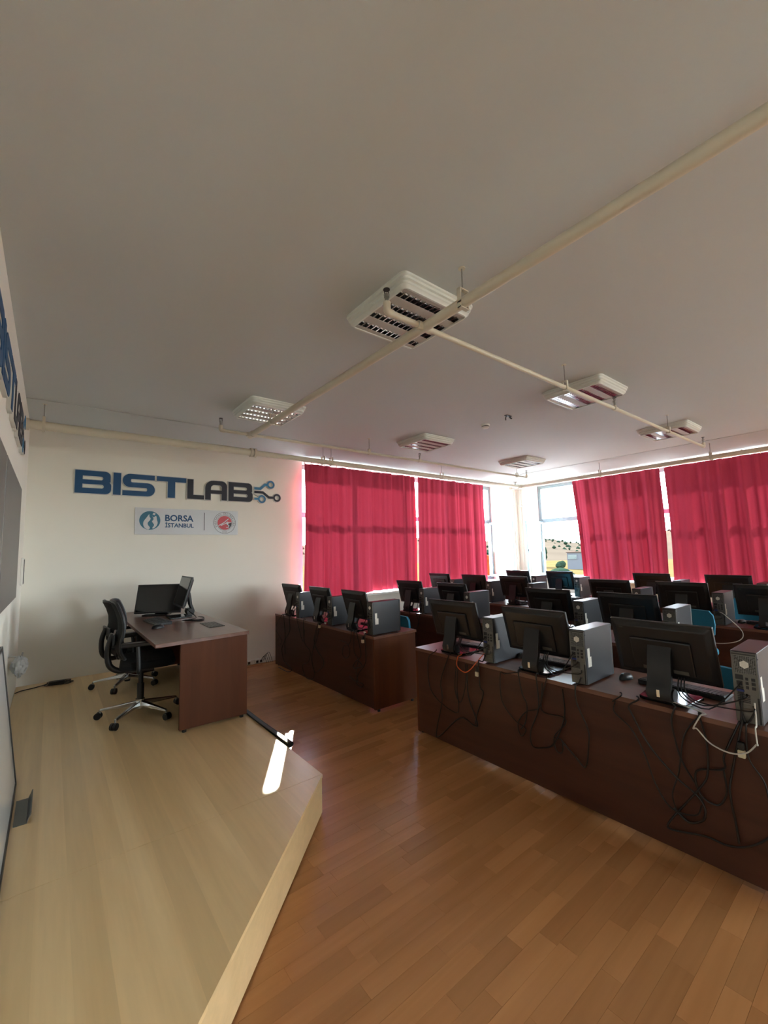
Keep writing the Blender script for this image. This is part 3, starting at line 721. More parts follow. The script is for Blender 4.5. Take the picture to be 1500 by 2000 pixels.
def build_pipes():
    t = thing('sprinkler_pipework', 'cream sprinkler pipe with two branches hanging below the ceiling lights', 'pipe', (0,0,0))
    z = 2.965; rm, rb = .030, .017; X = 1.745
    MB().cyl((X, YN+.0, z), (X, 4.64, z), rm, n=20).build('main_pipe', M['pipe'], t, smooth=True)
    for y, x0, x1 in ((1.765, 1.455, 7.19), (4.62, 1.405, 7.22)):
        MB().cyl((x0, y, z), (x1, y, z), rb, n=14).build('branch_pipe', M['pipe'], t, smooth=True)
        MB().cyl((X-.055, y, z), (X+.055, y, z), rb+.009, n=14).build('tee_fitting', M['pipe'], t, smooth=True)
        for x in (x0, x1):
            s = -1 if x == x0 else 1
            MB().tube([(x-s*.04, y, z), (x-s*.012, y, z), (x, y, z+.012), (x, y, z+.055)], rb+.005, 12, 4).build('elbow', M['pipe'], t, smooth=True)
            sprinkler(t, (x, y, z+.05))
        xm = 4.38
        MB().cyl((xm-.03, y, z), (xm+.03, y, z), rb+.006, n=14).cyl((xm, y, z), (xm, y, z+.035), rb*.8, n=12).build('tee_fitting', M['pipe'], t, smooth=True)
        sprinkler(t, (xm, y, z+.03))
        for x in (3.42, 5.83) if y < 3 else (3.42, 6.9): hanger(t, x, y, z, rb, 'x')
    for y in (1.45, 4.02, -1.3): hanger(t, X, y, z, rm, 'y')
    MB().cyl((X, 4.56, z), (X, 4.66, z), rm+.008, n=20).build('end_cap', M['pipe'], t, smooth=True)
    w = thing('wall_pipe', 'thick cream pipe running below the ceiling past the lettered wall and windows', 'pipe', (0,0,0))
    y, z = 5.34, 2.94; XE = 8.05
    MB().cyl((XL, y, z), (2.04, y, z), .045, n=20).build('pipe_length', M['pipe'], w, smooth=True)
    MB().cyl((2.04, y, z), (XE, y, z), .036, n=20).build('pipe_length', M['pipe'], w, smooth=True)
    MB().cyl((XE, y+.2, z), (XE, YN, z), .036, n=20).build('pipe_length', M['pipe'], w, smooth=True)
    MB().cyl((2.0, y, z), (2.03, y, z), .058, n=20).cyl((2.05, y, z), (2.08, y, z), .058, n=20).cyl((2.0, y, z-.05), (2.08, y, z-.05), .01, n=8).build('coupling', M['pipe'], w, smooth=True)
    MB().cyl((XL, y, z), (XL+.03, y, z), .06, n=20).build('coupling', M['pipe'], w, smooth=True)
    # valve cluster at the corner
    MB().cyl((XE-.07, y, z), (XE+.07, y, z), .048, n=16).cyl((XE, y-.07, z), (XE, y+.07, z), .048, n=16).build('cross_fitting', M['pipe'], w, smooth=True)
    MB().cyl((XE, y+.2, z), (XE, y+.23, z), .055, n=16).build('end_flange', M['pipe'], w, smooth=True)
    MB().cyl((XE-.16, y, z), (XE-.16, y, z+.09), .014, n=8).lathe([(.0,.085),(.05,.085),(.055,.092),(.05,.1),(0,.1)], 16, (XE-.16, y, z)).build('valve', M['steel'], w, smooth=True)
    for x in (-.11, 3.1, 3.24, 5.6): hanger(w, x, y, z, .045 if x < 2 else .036, 'x')
    for yy in (3.6, 1.9): hanger(w, XE, yy, z, .036, 'y')
    # thin conduits in the window corner
    c = thing('corner_conduit', 'pair of thin white conduits running down the window corner', 'conduit', (0,0,0))
    MB().tube([(9.05, 6.17, 3.14), (9.06, 6.175, 2.3), (9.06, 6.18, .08)], .009, 8, 2).build('conduit', M['white'], c, smooth=True)
    MB().tube([(9.17, 6.08, 3.14), (9.175, 6.08, 2.3), (9.18, 6.08, .08)], .009, 8, 2).build('conduit', M['white'], c, smooth=True)
    MB().box(9.03, 9.09, 6.15, 6.198, 2.62, 2.67).box(9.15, 9.198, 6.05, 6.11, 2.62, 2.67).build('clip', M['white'], c, bevel=.004)
    d = thing('smoke_detector', 'round white smoke detector on the ceiling between the lights', 'detector', (4.26, 3.27, ZC))
    MB().lathe([(0,0),(.055,0),(.055,-.016),(.046,-.022),(.046,-.036),(.036,-.052),(0,-.056)], 22).build('body', M['white'], d, smooth=True)
    MB().lathe([(.047,-.024),(.0475,-.034)], 22).build('vent_band', M['darkframe'], d)
    d = thing('ceiling_bracket', 'small black bracket on the ceiling beside the smoke detector', 'bracket', (4.2, 2.89, ZC))
    MB().box(-.05, .05, -.018, .018, -.008, 0).build('plate', M['black'], d, bevel=.002)
    MB().tube([(-.03,0,-.008),(-.035,.01,-.035),(-.005,.03,-.045)], .008, 8, 3).tube([(.03,0,-.008),(.04,-.01,-.03),(.02,-.035,-.04)], .008, 8, 3).build('clip', M['black'], d, smooth=True)
build_pipes()

# ------------------------------------------------------------------ curtains
def curtain(label, ax, a0, a1, d, z0, z1, seed, skew=0, lower=None):
    """pleated cloth along one wall; ax 'x' hangs on the back wall, 'y' on the side wall"""
    rn = random.Random(seed); t = thing('curtain', label, 'curtain', (0,0,0), 0, 'red curtains at the windows')
    n = max(60, int(abs(a1-a0)*70)); nz = 14; vs = []
    ph = [rn.random()*6.28 for _ in range(6)]; am = [.030, .024, .017, .009]
    fr = [2*math.pi/(.42+.05*rn.random()), 2*math.pi/.26, 2*math.pi/.15, 2*math.pi/.093]
    for j in range(nz+1):
        v = j/nz; z = z0+(z1-z0)*v
        for i in range(n+1):
            u = i/n; s = a0+(a1-a0)*u; env = .35+.65*abs(math.sin(2.2*s+ph[4]))
            off = sum(am[k]*math.sin(fr[k]*s+ph[k]+.5*math.sin(1.7*v+ph[5])) for k in range(4))*env*(.65+.5*(1-v))
            pos = s+skew*(1-v)*(1-u)+.012*math.sin(5*v+ph[2])*(1 if i in (0, n) else 0)
            zz = z+(.025*math.sin(3.1*s+ph[1]))*(1-v)**3
            vs.append((pos, d+off, zz) if ax == 'x' else (d+off, pos, zz))
    fs = [(j*(n+1)+i, j*(n+1)+i+1, (j+1)*(n+1)+i+1, (j+1)*(n+1)+i) for j in range(nz) for i in range(n)]
    MB().add(vs, fs).build('cloth', M['curtain'], t, smooth=True)
    h = MB()
    k = int(abs(a1-a0)/.12)
    for i in range(k+1):
        s = a0+(a1-a0)*i/k
        p = (s, d, z1) if ax == 'x' else (d, s, z1)
        h.box(p[0]-.006, p[0]+.006, p[1]-.006, p[1]+.006, z1-.012, z1+.026)
    struct(h.build('hooks', M['white'], t), 'stuff')
    return t
CZ0, CZ1 = .885, 3.055
curtain('wide red curtain on the back wall nearest the lettered wall', 'x', 3.175, 5.60, 6.06, CZ0, CZ1, 1)
curtain('red curtain on the back wall ending beside the window corner', 'x', 5.665, 7.70, 6.06, CZ0, CZ1, 2, skew=-.08)
curtain('red curtain on the side wall beside the open corner window', 'y', 4.66, 2.94, 9.05, CZ0, CZ1, 3, skew=-.12)
curtain('red curtain on the side wall cut off by the picture edge', 'y', 2.86, .72, 9.05, CZ0, CZ1, 4)
def rail(label, ax, a0, a1, d):
    t = thing('curtain_rail', label, 'curtain rail', (0,0,0), 0, 'white curtain rails')
    m = MB(); bar(m, ax, a0, a1, 3.083, 3.115, d-.02, d+.02); m.build('track', M['white'], t, bevel=.003)
    n = 5
    for i in range(n):
        s = a0+(a1-a0)*(i+.5)/n; m = MB(); bar(m, ax, s-.015, s+.015, 3.115, 3.158, d-.015, d+.015); m.build('bracket', M['white'], t)
rail('white curtain rail along the back wall', 'x', 3.2, 8.2, 6.06); rail('white curtain rail along the side wall', 'y', -7.6, 5.7, 9.05)

# ------------------------------------------------------------------ desks
def make_desk(label, loc, length, group=None):
    t = thing('computer_desk', label, 'desk', loc, 0, group)
    D = .58; h = DZ; th = .026
    MB().box(-.006, D, 0, length, h-th, h).build('tabletop', M['walnuttop'], t, bevel=.002)
    MB().box(.0, .018, .026, length-.026, .03, h-th).build('front_panel', M['walnut'], t)
    for y in (0, length-.026):
        MB().box(.0, D-.02, y, y+.026, .022, h-th).build('side_panel', M['walnutx'], t, bevel=.0015)
        for x in (.05, D-.08):
            MB().cyl((x, y+.013, 0), (x, y+.013, .022), .016, n=10).build('foot', M['black'], t)
    n = 3 if length > 2 else 2
    for k in range(1, n):
        MB().box(.018, D-.08, length*k/n-.011, length*k/n+.011, .03, h-th).build('divider_panel', M['walnutx'], t)
    return t
ROW = {'front': 2.60, 'second': 3.98, 'third': 5.52, 'rear': 7.04}
make_desk('long walnut computer desk in the front row nearest the teaching desk', (ROW['front'], 3.50, 0), 2.40)
make_desk('long walnut computer desk in the front row cut by the picture edge', (ROW['front'], .47, 0), 2.41)
make_desk('short walnut computer desk in the second row before the back curtains', (ROW['second'], 3.16, 0), 1.60)
make_desk('short walnut computer desk in the second row behind the nearest computers', (ROW['second'], 1.21, 0), 1.60)
make_desk('walnut computer desk in the third row by the back curtains', (ROW['third'], 3.45, 0), 2.40)
make_desk('walnut computer desk in the third row at the picture edge', (ROW['third'], .45, 0), 2.40)
make_desk('walnut computer desk in the rear row by the corner window', (ROW['rear'], 3.45, 0), 2.40)
make_desk('walnut computer desk in the rear row by the side curtains', (ROW['rear'], .45, 0), 2.40)

def build_teacher_desk():
    t = thing('teaching_desk', 'walnut teaching desk standing on the beech platform', 'desk', (.64, 3.62, PZ), 0)
    h = .712; L = 2.36
    MB().hexa([(.0,.0,h-.03),(.735,.05,h-.03),(.735,L,h-.03),(.0,L,h-.03),(.0,.0,h),(.735,.05,h),(.735,L,h),(.0,L,h)]).build('tabletop', M['walnuttop'], t, bevel=.002)
    for y in (.055, L-.06):
        MB().box(.19, .722, y, y+.03, .02, h-.03).build('side_panel', M['walnutx'], t, bevel=.0015)
        for x in (.23, .68): MB().cyl((x, y+.015, 0), (x, y+.015, .02), .016, n=10).build('foot', M['black'], t)
    MB().box(.69, .71, .085, L-.06, .04, h-.03).build('front_panel', M['walnut'], t)
    g = MB().box(.52, .66, .46, .78, h, h+.005).build('cable_flap', M['darkframe'], t, bevel=.002)
    for k in range(5): MB().box(.535+.026*k, .545+.026*k, .48, .76, h+.005, h+.0065).build('slot', M['black'], g)
build_teacher_desk()

# ------------------------------------------------------------------ computers
def make_monitor(w=.505, hh=.33, tilt=R(16)):
    t = thing('monitor', 'x', 'monitor', (0,0,0), 0, 'black flat monitors')
    m = Matrix.Translation((0, 0, .272)) @ Matrix.Rotation(-tilt, 4, 'Y')   # local: screen normal +x
    MB().box(-.004, .016, -w/2, w/2, -hh/2, hh/2).xf(m).build('bezel', M['monblack'], t, bevel=.004)
    s = MB(); a, b = .022, .03      # tapered rear shell
    s.hexa([(-.004,-w/2+.006,-hh/2+.006),(-.004,w/2-.006,-hh/2+.006),(-.004,w/2-.006,hh/2-.006),(-.004,-w/2+.006,hh/2-.006),
            (-.022,-w/2+.035,-hh/2+.03),(-.022,w/2-.035,-hh/2+.03),(-.022,w/2-.035,hh/2-.03),(-.022,-w/2+.035,hh/2-.03)])
    sh = s.xf(m).build('rear_shell', M['monblack'], t, bevel=.005)
    MB().box(-.036, -.02, -w*.30, w*.30, -hh/2+.045, hh*.22).xf(m).build('rear_bulge', M['monblack'], sh, bevel=.008)
    for y0_, y1_ in ((-w*.24, -w*.10), (w*.10, w*.2)): MB().box(-.0375, -.0355, y0_, y1_, -hh/2+.055, -hh/2+.075).xf(m).build('connector', M['casegrey'], sh)
    MB().box(-.0235, -.0215, w*.36, w*.40, hh*.36, hh*.375).xf(m).build('vent_mark', M['sealgrey'], sh)
    MB().box(.0162, .0172, -w/2+.016, w/2-.016, -hh/2+.02, hh/2-.016).xf(m).build('screen', M['screen'], t)
    # bent neck that rolls into the foot
    path = [(-.034,.30),(-.05,.25),(-.060,.19),(-.068,.13),(-.082,.095),(-.094,.06),(-.088,.030),(-.06,.0145),(-.02,.0135)]
    vs, fs = [], []; hw = .058; n = len(path)
    for i, (x, z) in enumerate(path):
        d = Vector((path[min(i+1,n-1)][0]-path[max(i-1,0)][0], path[min(i+1,n-1)][1]-path[max(i-1,0)][1])).normalized()
        nx, nz = -d.y*.011, d.x*.011
        vs += [(x+nx,-hw,z+nz),(x+nx,hw,z+nz),(x-nx,hw,z-nz),(x-nx,-hw,z-nz)]
    for i in range(n-1):
        for k in range(4): fs.append((i*4+k, i*4+(k+1) % 4, i*4+4+(k+1) % 4, i*4+4+k))
    fs += [(3,2,1,0), tuple(range(4*n-4, 4*n))]
    nk = MB().add(vs, fs).build('neck', M['black'], t, smooth=True)
    MB().box(-.1075, -.104, -.008, .008, .04, .078).build('slot_glint', M['chrome'], nk, bevel=.001)  # bright strip standing in for light reflected in the neck's cable slot
    MB().cyl((-.06,-.066,.052),(-.06,.066,.052),.034,n=18).build('hinge_barrel', M['black'], nk, smooth=True)
    MB().prism([(-.075,-.09),(-.06,-.115),(.14,-.135),(.155,-.12),(.155,.12),(.14,.135),(-.06,.115),(-.075,.09)], 0, .016).build('foot', M['gloss'], t, bevel=.003)
    return t
def make_tower():
    t = thing('computer_tower', 'x', 'computer', (0,0,0), 0, 'dark computer towers')
    W, D, H = .05, .375, .338
    MB().box(.004, D-.02, -W, W, .006, H).build('case', M['case'], t, bevel=.003)
    MB().box(D-.02, D, -W, W, .004, H).build('front_bezel', M['black'], t, bevel=.006)
    r = MB().box(0, .004, -W+.003, W-.003, .008, H-.006).build('rear_panel', M['casegrey'], t)
    MB().box(-.001, .0, -W+.008, W-.010, .235, .318).build('fan_grille', M['perf'], r)
    MB().prism([(.019*math.cos(R(30+60*k))-.001, .278+.019*math.sin(R(30+60*k))) for k in range(6)], -.0035, -.0008, 'x').build('fan_plate', M['sticker'], r)
    MB().box(-.0015, 0, -W+.004, W-.004, .322, .328).build('top_lip', M['darkframe'], r)
    p = MB().box(-.001, 0, .008, .038, .205, .228).box(-.004, 0, .012, .034, .178, .198)
    for k in range(3): p.box(-.003, 0, -.010, .0, .165+.02*k, .178+.02*k).box(-.003, 0, -.036, -.022, .165+.02*k, .178+.02*k)
    for k in range(4): p.box(-.003, 0, .010, .034, .140+.009*k, .146+.009*k)
    p.build('ports', M['port'], r)
    MB().box(-.008, 0, .008, .036, .150, .160).build('video_socket', M['blue'], r, bevel=.001)
    g = MB()
    for k in range(5): g.box(-.001, 0, -.012, .036, .100+.008*k, .105+.008*k)
    g.build('vent_slots', M['port'], r)
    for k in range(4): MB().box(-.002, 0, -.034, .038, .022+.018*k, .036+.018*k).build('slot_cover', M['casegrey'], r, bevel=.001)
    MB().box(-.0015, 0, -W+.004, -.038, .012, .13).build('side_lip', M['port'], r)
    MB().box(.028, .056, -W-.0008, -W, .165, .222).build('sticker', M['sticker'], t)
    MB().box(.030, .072, -W-.0012, -W, .108, .168).build('sticker', M['sticker'], t)
    for x in (.04, D-.05):
        for y in (-.035, .035): MB().cyl((x, y, 0), (x, y, .007), .009, n=8).build('foot', M['black'], t)
    MB().cyl((.012, -W-.002, H-.03), (.012, -W, H-.03), .004, n=8).build('thumbscrew', M['black'], t)
    return t
def make_keyboard():
    t = thing('keyboard', 'x', 'keyboard', (0,0,0), 0, 'black keyboards')
    MB().hexa([(-.075,-.22,0),(.075,-.22,0),(.075,.22,0),(-.075,.22,0),(-.075,-.22,.026),(.075,-.22,.014),(.075,.22,.014),(-.075,.22,.026)]).build('base', M['black'], t, bevel=.003)
    k = MB()
    for i in range(6):
        for j in range(21):
            if j in (15, 16) and i > 0 and j == 15: continue
            x = -.055+i*.0215; y = -.205+j*.0205; z = .0235-.012*(x+.075)/.15
            k.box(x-.0088, x+.0088, y-.0085, y+.0085, z-.002, z+.007)
    struct(k.build('keys', M['key'], t), 'stuff')
    return t
def make_mouse():
    t = thing('mouse', 'x', 'mouse', (0,0,0), 0, 'black mice')
    vs, fs = [], []; nu, nv = 16, 7
    for j in range(nv):
        p = math.pi/2*j/(nv-1)
        for i in range(nu):
            q = 2*math.pi*i/nu; vs.append((.056*math.cos(q)*math.cos(p)**.55, .032*math.sin(q)*math.cos(p)**.55*(1-.1*math.cos(q)), .036*math.sin(p)))
    for j in range(nv-1):
        for i in range(nu): fs.append((j*nu+i, j*nu+(i+1) % nu, (j+1)*nu+(i+1) % nu, (j+1)*nu+i))
    fs.append(tuple(range(nu-1, -1, -1)))
    MB().add(vs, fs).build('shell', M['black'], t, smooth=True)
    MB().cyl((.03,-.004,.029),(.03,.004,.029),.008,n=12).build('wheel', M['sealgrey'], t, smooth=True)
    return t

CORD={
'near_a':[[(2.622,0.761),(2.699,0.668),(2.695,0.45),(2.586,0.359),(2.417,0.309),(2.364,0.351),(2.381,0.503),(2.356,0.73)],[(2.458,0.749),(2.551,0.521),(2.545,0.369),(2.619,0.101),(2.587,0.073),(2.356,0.281),(2.213,0.26),(2.188,0.302),(2.26,0.477),(2.255,0.766)],[(2.153,0.713),(2.138,0.576),(2.119,0.52),(2.185,0.355),(2.201,0.281)],[(2.368,0.746),(2.401,0.498),(2.349,0.4),(2.279,0.562),(2.28,0.761)]],
'near_b':[[(1.803,0.78),(1.914,0.751),(1.954,0.701),(1.948,0.519),(1.855,0.414),(1.763,0.378),(1.804,0.318),(1.828,0.39),(1.756,0.489),(1.654,0.547),(1.624,0.738)],[(1.805,0.748),(1.776,0.61),(1.744,0.539),(1.76,0.425),(1.801,0.366)],[(1.667,0.744),(1.654,0.547),(1.727,0.373),(1.715,0.285),(1.644,0.293),(1.557,0.351),(1.48,0.535),(1.478,0.799)],[(1.591,0.715),(1.637,0.536),(1.496,0.53),(1.475,0.493),(1.554,0.396),(1.551,0.309),(1.511,0.309),(1.506,0.382),(1.554,0.389)],[(1.396,0.859),(1.395,0.644),(1.331,0.507),(1.33,0.425),(1.362,0.277),(1.418,0.312),(1.506,0.382)]],
'near_c':[[(1.134,0.783),(1.174,0.764),(1.161,0.73),(1.172,0.648),(1.085,0.581),(1.022,0.463),(0.985,0.33),(0.915,0.24),(0.81,0.251),(0.781,0.309)],[(1.045,0.791),(1.085,0.749),(1.073,0.662),(0.994,0.522),(0.881,0.406),(0.802,0.356),(0.767,0.304),(0.781,0.242),(0.844,0.202),(0.904,0.245)],[(0.868,0.778),(0.882,0.666),(0.852,0.498),(0.79,0.384),(0.77,0.258),(0.834,0.207),(0.884,0.23)],[(0.759,0.771),(0.832,0.622),(0.868,0.434),(0.904,0.315),(0.894,0.237)],[(0.759,0.771),(0.737,0.618),(0.744,0.469),(0.785,0.386),(0.859,0.275),(0.932,0.162),(0.923,0.131),(0.778,0.166),(0.693,0.169),(0.611,0.203),(0.539,0.271),(0.51,0.335)],[(0.594,0.74),(0.648,0.506),(0.66,0.415),(0.649,0.27),(0.646,0.198)],[(0.577,0.723),(0.578,0.606),(0.534,0.528),(0.523,0.471),(0.51,0.335)],[(0.606,0.693),(0.669,0.585),(0.679,0.516),(0.788,0.47),(0.782,0.365),(0.717,0.337),(0.674,0.409),(0.679,0.516)]],
'far_a':[[(5.644,0.714),(5.829,0.54),(5.646,0.394),(5.737,0.305),(5.759,0.397),(5.646,0.469)],[(5.578,0.702),(5.536,0.447),(5.624,0.286),(5.559,0.131),(5.329,0.067),(5.432,-0.008),(5.738,-0.135)],[(5.406,0.702),(5.386,0.559),(5.514,0.414),(5.537,0.226)]],
'far_b':[[(4.989,0.714),(4.955,0.478),(4.812,0.383),(4.868,0.241),(5.015,0.179),(4.962,0.055),(4.818,0.044),(4.713,0.123),(4.779,0.29),(4.706,0.466),(4.618,0.675)],[(4.567,0.713),(4.637,0.542),(4.76,0.359),(4.745,0.214),(4.679,0.146)],[(4.617,0.707),(4.705,0.532),(4.606,0.417),(4.478,0.344),(4.495,0.262),(4.644,0.169)],[(5.186,0.286),(5.011,0.47),(4.953,0.632)]],
'far_c':[[(3.887,0.709),(3.916,0.618),(4.026,0.572),(4.057,0.479),(3.989,0.447),(3.919,0.517),(3.97,0.61),(4.109,0.619)],[(3.782,0.724),(3.711,0.594),(3.714,0.51),(3.818,0.435),(3.845,0.373),(3.693,0.417),(3.741,0.463)],[(3.634,0.689),(3.616,0.527),(3.643,0.44),(3.745,0.337),(3.786,0.231),(3.7,0.209),(3.687,0.24),(3.824,0.251),(3.927,0.271)],[(3.834,0.717),(3.84,0.545),(3.765,0.473),(3.795,0.341),(3.773,0.248)]],
'second_a':[[(4.488,0.736),(4.485,0.62),(4.418,0.535),(4.351,0.497),(4.373,0.38)],[(4.357,0.726),(4.294,0.618),(4.367,0.518),(4.337,0.419),(4.385,0.309)],[(4.273,0.689),(4.33,0.568),(4.422,0.442),(4.358,0.348)]],
'white':[[(0.753,0.796),(0.776,0.755),(0.76,0.702),(0.712,0.637),(0.639,0.617),(0.576,0.638),(0.536,0.715),(0.534,0.789),(0.543,0.829)]],
'orange':[[(2.359,0.757),(2.333,0.697),(2.262,0.656),(2.2,0.704),(2.166,0.799)]],
}
def drape(parent, pts, X, r, mt, start=None):
    """a cord that comes over the desk edge and hangs down its front; pts are (y, z), X the desk front"""
    rn = random.Random(int(pts[0][0]*1000)); ox, oy, oz = parent.location if parent else (0,0,0)
    y0 = pts[0][0]
    P = [start, (X+.012, start[1]*.4+y0*.6, DZ+.016)] if start else []
    P += [(X+.004, y0, DZ+.011), (X-.013-r, y0, DZ+.004)]
    P += [(X-.014-r-rn.random()*.012, y, max(.012, min(z, DZ-.03))) for y, z in pts[1:]]
    q = [(x-ox, y-oy, z-oz) for x, y, z in P]
    return MB().tube(q, r, 6, 5).build('cord', mt, parent, smooth=True)
def plug(parent, y, z, X):
    ox, oy, oz = parent.location
    o = MB().box(X-.035-ox, X-.012-ox, y-.014-oy, y+.014-oy, z-oz, z+.034-oz).build('plug', M['beige'], parent, bevel=.004)
    MB().box(X-.033-ox, X-.010-ox, y-.013-oy, y+.013-oy, z+.034-oz, z+.07-oz).build('plug_hood', M['black'], o, bevel=.006)
MON, TOW, KEY, MOU = make_monitor(), make_tower(), make_keyboard(), make_mouse()
def put(proto, kind, loc, rz, label):
    return place(copy_tree(proto), loc, rz, label)
# row, monitor y, tower y, yaw, where it is, keyboard?, mouse offset, cord set
ST = [
 ('front', 5.55, 5.25, 4, 'on the front-row desk, closest to the lettered wall', 1, 0, 'far_a'),
 ('front', 4.75, 4.42, 0, 'at the middle of the front-row desk closest to the lettered wall', 1, 0, 'far_b'),
 ('front', 3.98, 3.605, -2, 'at the aisle end of the front-row desk by the lettered wall', 1, 0, 'far_c'),
 ('front', 2.50, 2.09, 3, 'on the nearest long desk, at its aisle end', 1, 0, 'near_a'),
 ('front', 1.735, 1.395, 0, 'at the middle of the nearest long desk', 1, .28, 'near_b'),
 ('front', .945, .572, -1, 'on the nearest long desk, at the picture edge', 1, .31, 'near_c'),
 ('second', 4.60, 4.29, 3, 'on the short second-row desk, before the back curtains', 0, 0, 'second_a'),
 ('second', 3.78, 3.48, 0, 'at the aisle end of the short second-row desk by the curtains', 0, 0, None),
 ('second', 2.44, 2.09, 0, 'on the short second-row desk behind the nearest long desk, aisle end', 1, 0, None),
 ('second', 1.67, 1.325, 0, 'on the short second-row desk behind the nearest long desk, picture-edge end', 1, 0, None),
 ('third', 5.50, 5.14, 0, 'on the third-row desk, closest to the back curtains', 0, 0, None),
 ('third', 4.70, 4.36, 0, 'at the middle of the third-row desk by the back curtains', 0, 0, None),
 ('third', 3.92, 3.60, 0, 'at the aisle end of the third-row desk by the back curtains', 1, 0, None),
 ('third', 2.50, 2.16, 0, 'on the third-row desk before the side curtains, aisle end', 0, 0, None),
 ('third', 1.71, 1.37, 0, 'at the middle of the third-row desk before the side curtains', 0, 0, None),
 ('third', .99, .62, -2, 'on the third-row desk before the side curtains, at the picture edge', 1, .27, None),
 ('rear', 4.88, 4.50, 0, 'on the rear-row desk in front of the window corner', 0, 0, None),
 ('rear', 4.02, 3.68, 0, 'on the rear-row desk below the open side window', 0, 0, None),
 ('rear', 2.55, 2.20, 0, 'on the rear-row desk in front of the side curtains', 0, 0, None),
 ('rear', 1.63, 1.28, 0, 'on the rear-row desk before the side curtain cut by the picture edge', 0, 0, None),
]
for i, (row, my, ty, yaw, where, kb, ms, cs) in enumerate(ST):
    X = ROW[row]
    mo = put(MON, 'mon', (X+.115, my, DZ+.001), R(yaw), 'black flat monitor '+where)
    tw = put(TOW, 'tow', (X+.03, ty, DZ+.001), 0, 'dark computer tower '+where)
    if kb: put(KEY, 'key', (X+.385, my, DZ+.001), R(yaw*2), 'black keyboard '+where)
    if ms: put(MOU, 'mou', (X+.36, my+ms, DZ+.001), R(170), 'black mouse '+where)
    # leads between tower and monitor
    y0, y1 = ty+.02, my-.08
    tx, ty_, tz = tw.location
    if i < 16:
        for k in range(3):
            a = (X+.028-tx, y0-.02*k-ty_, .19-.05*k); b = (X+.03-tx, (y0+y1)/2+.02*k-ty_, .03+.012*k); c = (X+.05-tx, my-.09-.012*k-ty_, .06+.015*k); d = (X+.092-tx, my-.075-.014*k-ty_, .145)
            MB().tube([a, (a[0]-.025, a[1]+.01, a[2]-.02), b, c, d], .0035, 6, 4).build('cord', M['cord'], tw, smooth=True)
    if cs:
        for k, pts in enumerate(CORD[cs]):
            drape(tw, pts, X, .0048 if k % 3 else .0038, M['cord'], (X+.024, ty+.03-.012*(k % 6), DZ+.05+.03*(k % 4)) if abs(pts[0][0]-ty) < .13 else (X+.02, pts[0][0]+.015, DZ+.014))
    if cs in ('far_b', 'far_c', 'near_a', 'near_c'):
        plug(tw, {'far_b': 4.56, 'far_c': 3.66, 'near_a': 2.16, 'near_c': .60}[cs], {'far_b': .70, 'far_c': .66, 'near_a': .64, 'near_c': .60}[cs], X-.006)
    if cs in ('far_b', 'far_c', 'far_a'):
        pass
XF = ROW['front']
def over_edge(name, pts, start, end, r, mt, label):
    P = [start, (XF+.004, pts[0][0], DZ+.016), (XF-.022, pts[0][0], DZ+.006)]+[(XF-.06, y, min(z, DZ-.05)) for y, z in pts[1:-1]]+[(XF-.022, pts[-1][0], DZ+.006), (XF+.004, pts[-1][0], DZ+.018), end]
    return tag(MB().tube(P, r, 7, 6).build(name, mt, smooth=True), label, 'cable')
over_edge('network_cable', CORD['white'][0], (XF+.07, 1.02, DZ+.03), (XF+.022, .545, DZ+.11), .0034, M['whitecord'], 'pale network cable looping over the edge of the nearest long desk')
over_edge('orange_cable', CORD['orange'][0], (XF+.03, 2.36, DZ+.02), (XF+.022, 2.125, DZ+.07), .0038, M['orange'], 'orange cable looping over the aisle end of the nearest long desk')
gc = MB().tube([(ROW['third']+.02, 1.36, DZ+.14), (ROW['third']-.05, 1.30, DZ+.12), (ROW['third']-.03, 1.18, DZ-.03), (ROW['third']-.02, 1.22, DZ-.13), (ROW['third']-.02, 1.4, DZ-.18), (ROW['third']-.02, 1.55, DZ-.14)], .004, 6, 6).build('looped_cable', M['whitecord'], smooth=True)
tag(gc, 'pale cable looping in front of the third-row desk from its tower', 'cable')
# orange lead beside the middle computer and red connector blocks on the far desk
for k, (y, lb) in enumerate(((4.52, 'small red connector block by the middle computer of the far front desk'), (3.70, 'small red connector block under the aisle-end monitor of the far front desk'))):
    t = thing('connector_block', lb, 'connector', (ROW['front']+.06, y, DZ+.001))
    MB().box(-.03, .03, -.03, .03, 0, .03).build('body', M['redplug'], t, bevel=.004); MB().box(-.034, -.03, -.02, .02, .006, .024).build('contacts', M['white'], t)
b = thing('drink_bottle', 'small teal bottle with a white cap on the rear-row desk', 'bottle', (ROW['rear']+.28, 3.06-.72, DZ+.001))
MB().lathe([(0,0),(.032,0),(.034,.01),(.034,.13),(.016,.17),(.013,.19)], 18).build('body', M['bottle'], b, smooth=True)
MB().lathe([(.016,.188),(.017,.215),(0,.217)], 14).build('cap', M['white'], b, smooth=True)
cb = thing('cable_heap', 'heap of tangled black cables beside the middle tower of the third-row desk', 'cables', (ROW['third']+.42, 1.54, DZ+.001))
for k in range(5):
    rn = random.Random(k); pts = [(.10*math.cos(i*.8+k)*rn.uniform(.6, 1.1), .085*math.sin(i*.8+k)*rn.uniform(.6, 1.1), .008+.009*k+rn.random()*.012) for i in range(15)]
    MB().tube(pts, .004, 6, 4).build('cord', M['cord'], cb, smooth=True)

